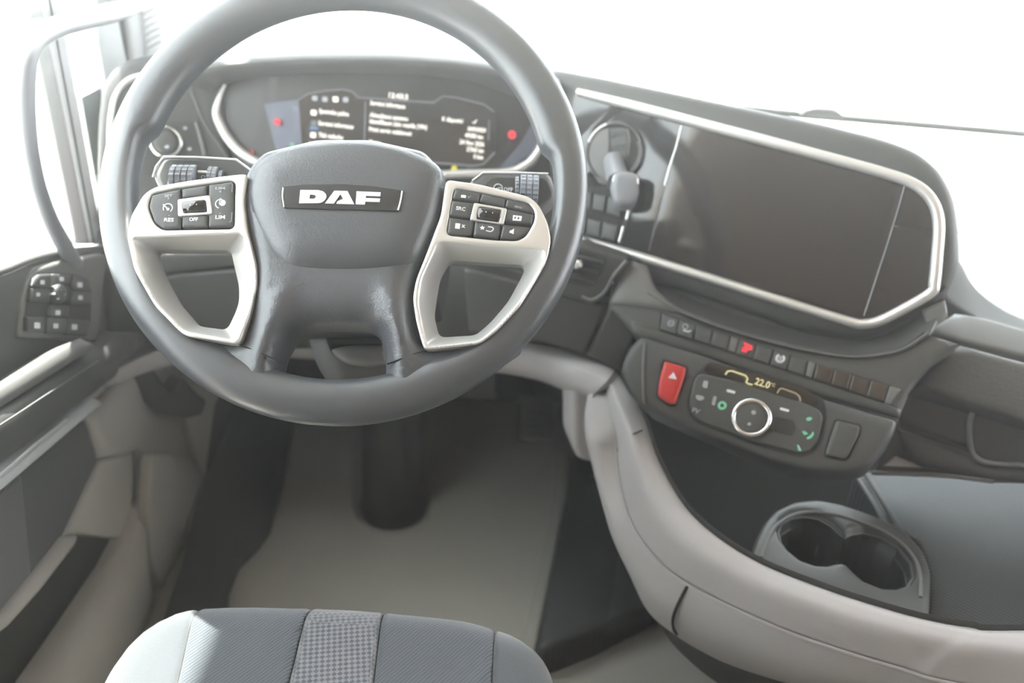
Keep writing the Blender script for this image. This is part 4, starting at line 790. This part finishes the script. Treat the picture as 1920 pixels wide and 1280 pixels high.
# ================================================================ driver seat
se = thing('driver_seat', 'driver seat cushion in grey fabric with a lighter checked centre stripe', 'seat', (-.15, .48, 0))
SZ = zf(.36)
front = catmull(np.array([SZ.uv(x, y) for x, y in [(185, 1290), (205, 1255), (240, 1212), (285, 1180), (330, 1160), (372, 1151), (430, 1147), (500, 1146), (580, 1148), (650, 1150), (718, 1155), (820, 1165), (880, 1173), (930, 1186), (980, 1204), (1015, 1228), (1035, 1256), (1046, 1290)]]), 4, False)
backy = -.78
full = [tuple(p) for p in front]+[(front[-1][0]-.0, backy), (front[0][0]+.0, backy)]
def seath(u, v, d): return -.0*u
def sub(x0f, x1f, name, m, label=None):
    """slice of the cushion between two seam lines u=f(v)"""
    P = [p for p in front if x0f(p[1]) <= p[0] <= x1f(p[1])]
    def cross(fn):
        for a, b in zip(front[:-1], front[1:]):
            if (a[0]-fn(a[1]))*(b[0]-fn(b[1])) <= 0 and a[1] > -.5: t = (fn(a[1])-a[0])/((b[0]-a[0])+1e-9); return a+(b-a)*min(max(t, 0), 1)
        return None
    c0, c1 = cross(x0f), cross(x1f); out = []
    if c0 is not None: out.append(tuple(c0))
    out += [tuple(p) for p in P]
    if c1 is not None: out.append(tuple(c1))
    y0 = backy
    b1_ = x1f(y0) if c1 is not None else front[-1][0]; b0_ = x0f(y0) if c0 is not None else front[0][0]
    out += [(b1_, y0), (b0_, y0)]
    def hf(u, v, d):
        Q = np.stack([u, v], 1); dd = segdist(Q, [np.array(full)]); x = np.clip(dd/.055, 0, 1); return .045*np.sqrt(np.clip(1-(1-x)**2, 0, 1))+.02*np.clip(x, 0, 1)
    return patch(name, SZ, out, m, se, h0=-.022, H=.005, r=.006, base=-.12, px=False, hf=hf, step=.012, label=label)
def seam(p, q):
    a, b = np.array(SZ.uv(*p, .03)), np.array(SZ.uv(*q, .03)); k = (b[0]-a[0])/(b[1]-a[1]); return lambda v: a[0]+k*(v-a[1])
s1, s2, s3, s4 = seam((368, 1155), (341, 1280)), seam((580, 1152), (549, 1280)), seam((718, 1158), (704, 1280)), seam((927, 1190), (922, 1280))
sub(lambda v: -9, s1, 'side_bolster', 'fabs'); sub(s1, s2, 'cushion_panel', 'fab'); sub(s2, s3, 'centre_stripe', 'fab2', 'lighter checked fabric stripe'); sub(s3, s4, 'cushion_panel', 'fab'); sub(s4, lambda v: 9, 'side_bolster', 'fabs')
box('seat_base', (-.36, .24, .02), (.02, .60, .245), 'black', se, bev=.02)
# ================================================================ door switch panel
dw = thing('door_switch_panel', 'grey door switch panel with window, lock and mirror buttons', 'switch panel', XD.pt(110, 630, .02))
DS = Fr(XD.w(*XD.uv(110, 570), .022), (1, -.08, .12))
patch('bezel', DS, [(66, 502), (100, 492), (190, 475), (197, 480), (178, 640), (28, 632), (34, 560), (44, 525)], 'mid', dw, h0=.004, H=.004, r=.005, base=-.03, rnd=.006)
patch('well', DS, [(66, 512), (90, 510), (140, 514), (164, 522), (172, 545), (170, 600), (163, 630), (48, 622), (44, 610), (52, 550)], 'gap', dw, h0=.0085, base=.0, rnd=.005)
def db_(pts, sx, sy, s=4, nm='button'):
    o = patch(nm, DS, pts, 'key', dw, h0=.011, H=.003, r=.004, base=.004, rnd=.002)
    patch('symbol', DS, [(sx-s, sy-s*1.1), (sx+s, sy-s), (sx+s, sy+s), (sx-s, sy+s)], 'white', o, h0=.0143, base=.012, rnd=.0012); return o
db_([(72, 514), (94, 513), (94, 539), (56, 537), (62, 522)], 80, 529, 4); db_([(97, 513), (133, 515), (130, 530), (112, 532), (97, 538)], 116, 523); db_([(136, 516), (160, 521), (170, 544), (136, 543), (133, 532)], 150, 534, 4.5)
db_([(56, 540), (91, 541), (92, 566), (53, 564)], 72, 552, 3.5); db_([(134, 546), (170, 548), (169, 571), (131, 569)], 151, 558, 4); db_([(94, 571), (128, 573), (126, 594), (92, 592)], 109, 586, 4.5)
db_([(48, 594), (84, 595), (82, 624), (48, 621)], 70, 610, 5.5); db_([(87, 595), (123, 597), (121, 627), (86, 625)], 105, 611, 4.5); db_([(126, 598), (166, 601), (162, 630), (124, 628)], 140, 613, 5)
jn = dome('mirror_joystick', DS, 112, 550, 18, 'key', dw, h0=.016, H=.004, base=.005); 
for x, y in ((114, 543), (103, 551), (121, 552), (110, 560)): dome('symbol', DS, x, y, 1.8, 'white', jn, h0=.0195, H=.0006)
for o in list(bpy.data.objects):
    if o.type == 'MESH' and not o.data.polygons: bpy.data.objects.remove(o)
# ================================================================ scattering volume added to imitate veiling lens glare
hzm = bpy.data.materials.new('glare_veil_volume'); hzm.use_nodes = True; nt = hzm.node_tree; nt.nodes.clear()
o_ = nt.nodes.new('ShaderNodeOutputMaterial'); vs = nt.nodes.new('ShaderNodeVolumeScatter'); vs.inputs['Density'].default_value = .17; vs.inputs['Anisotropy'].default_value = .90
vs.inputs['Color'].default_value = (1, .96, .92, 1); nt.links.new(vs.outputs[0], o_.inputs['Volume'])
hz_ = box('glare_veil', (-.60, -.94, .004), (1.79, 1.66, 1.9), hzm); hz_['kind'] = 'stuff'; hz_['label'] = 'thin scattering volume added to the cab to imitate lens glare'; hz_['category'] = 'glare_veil'
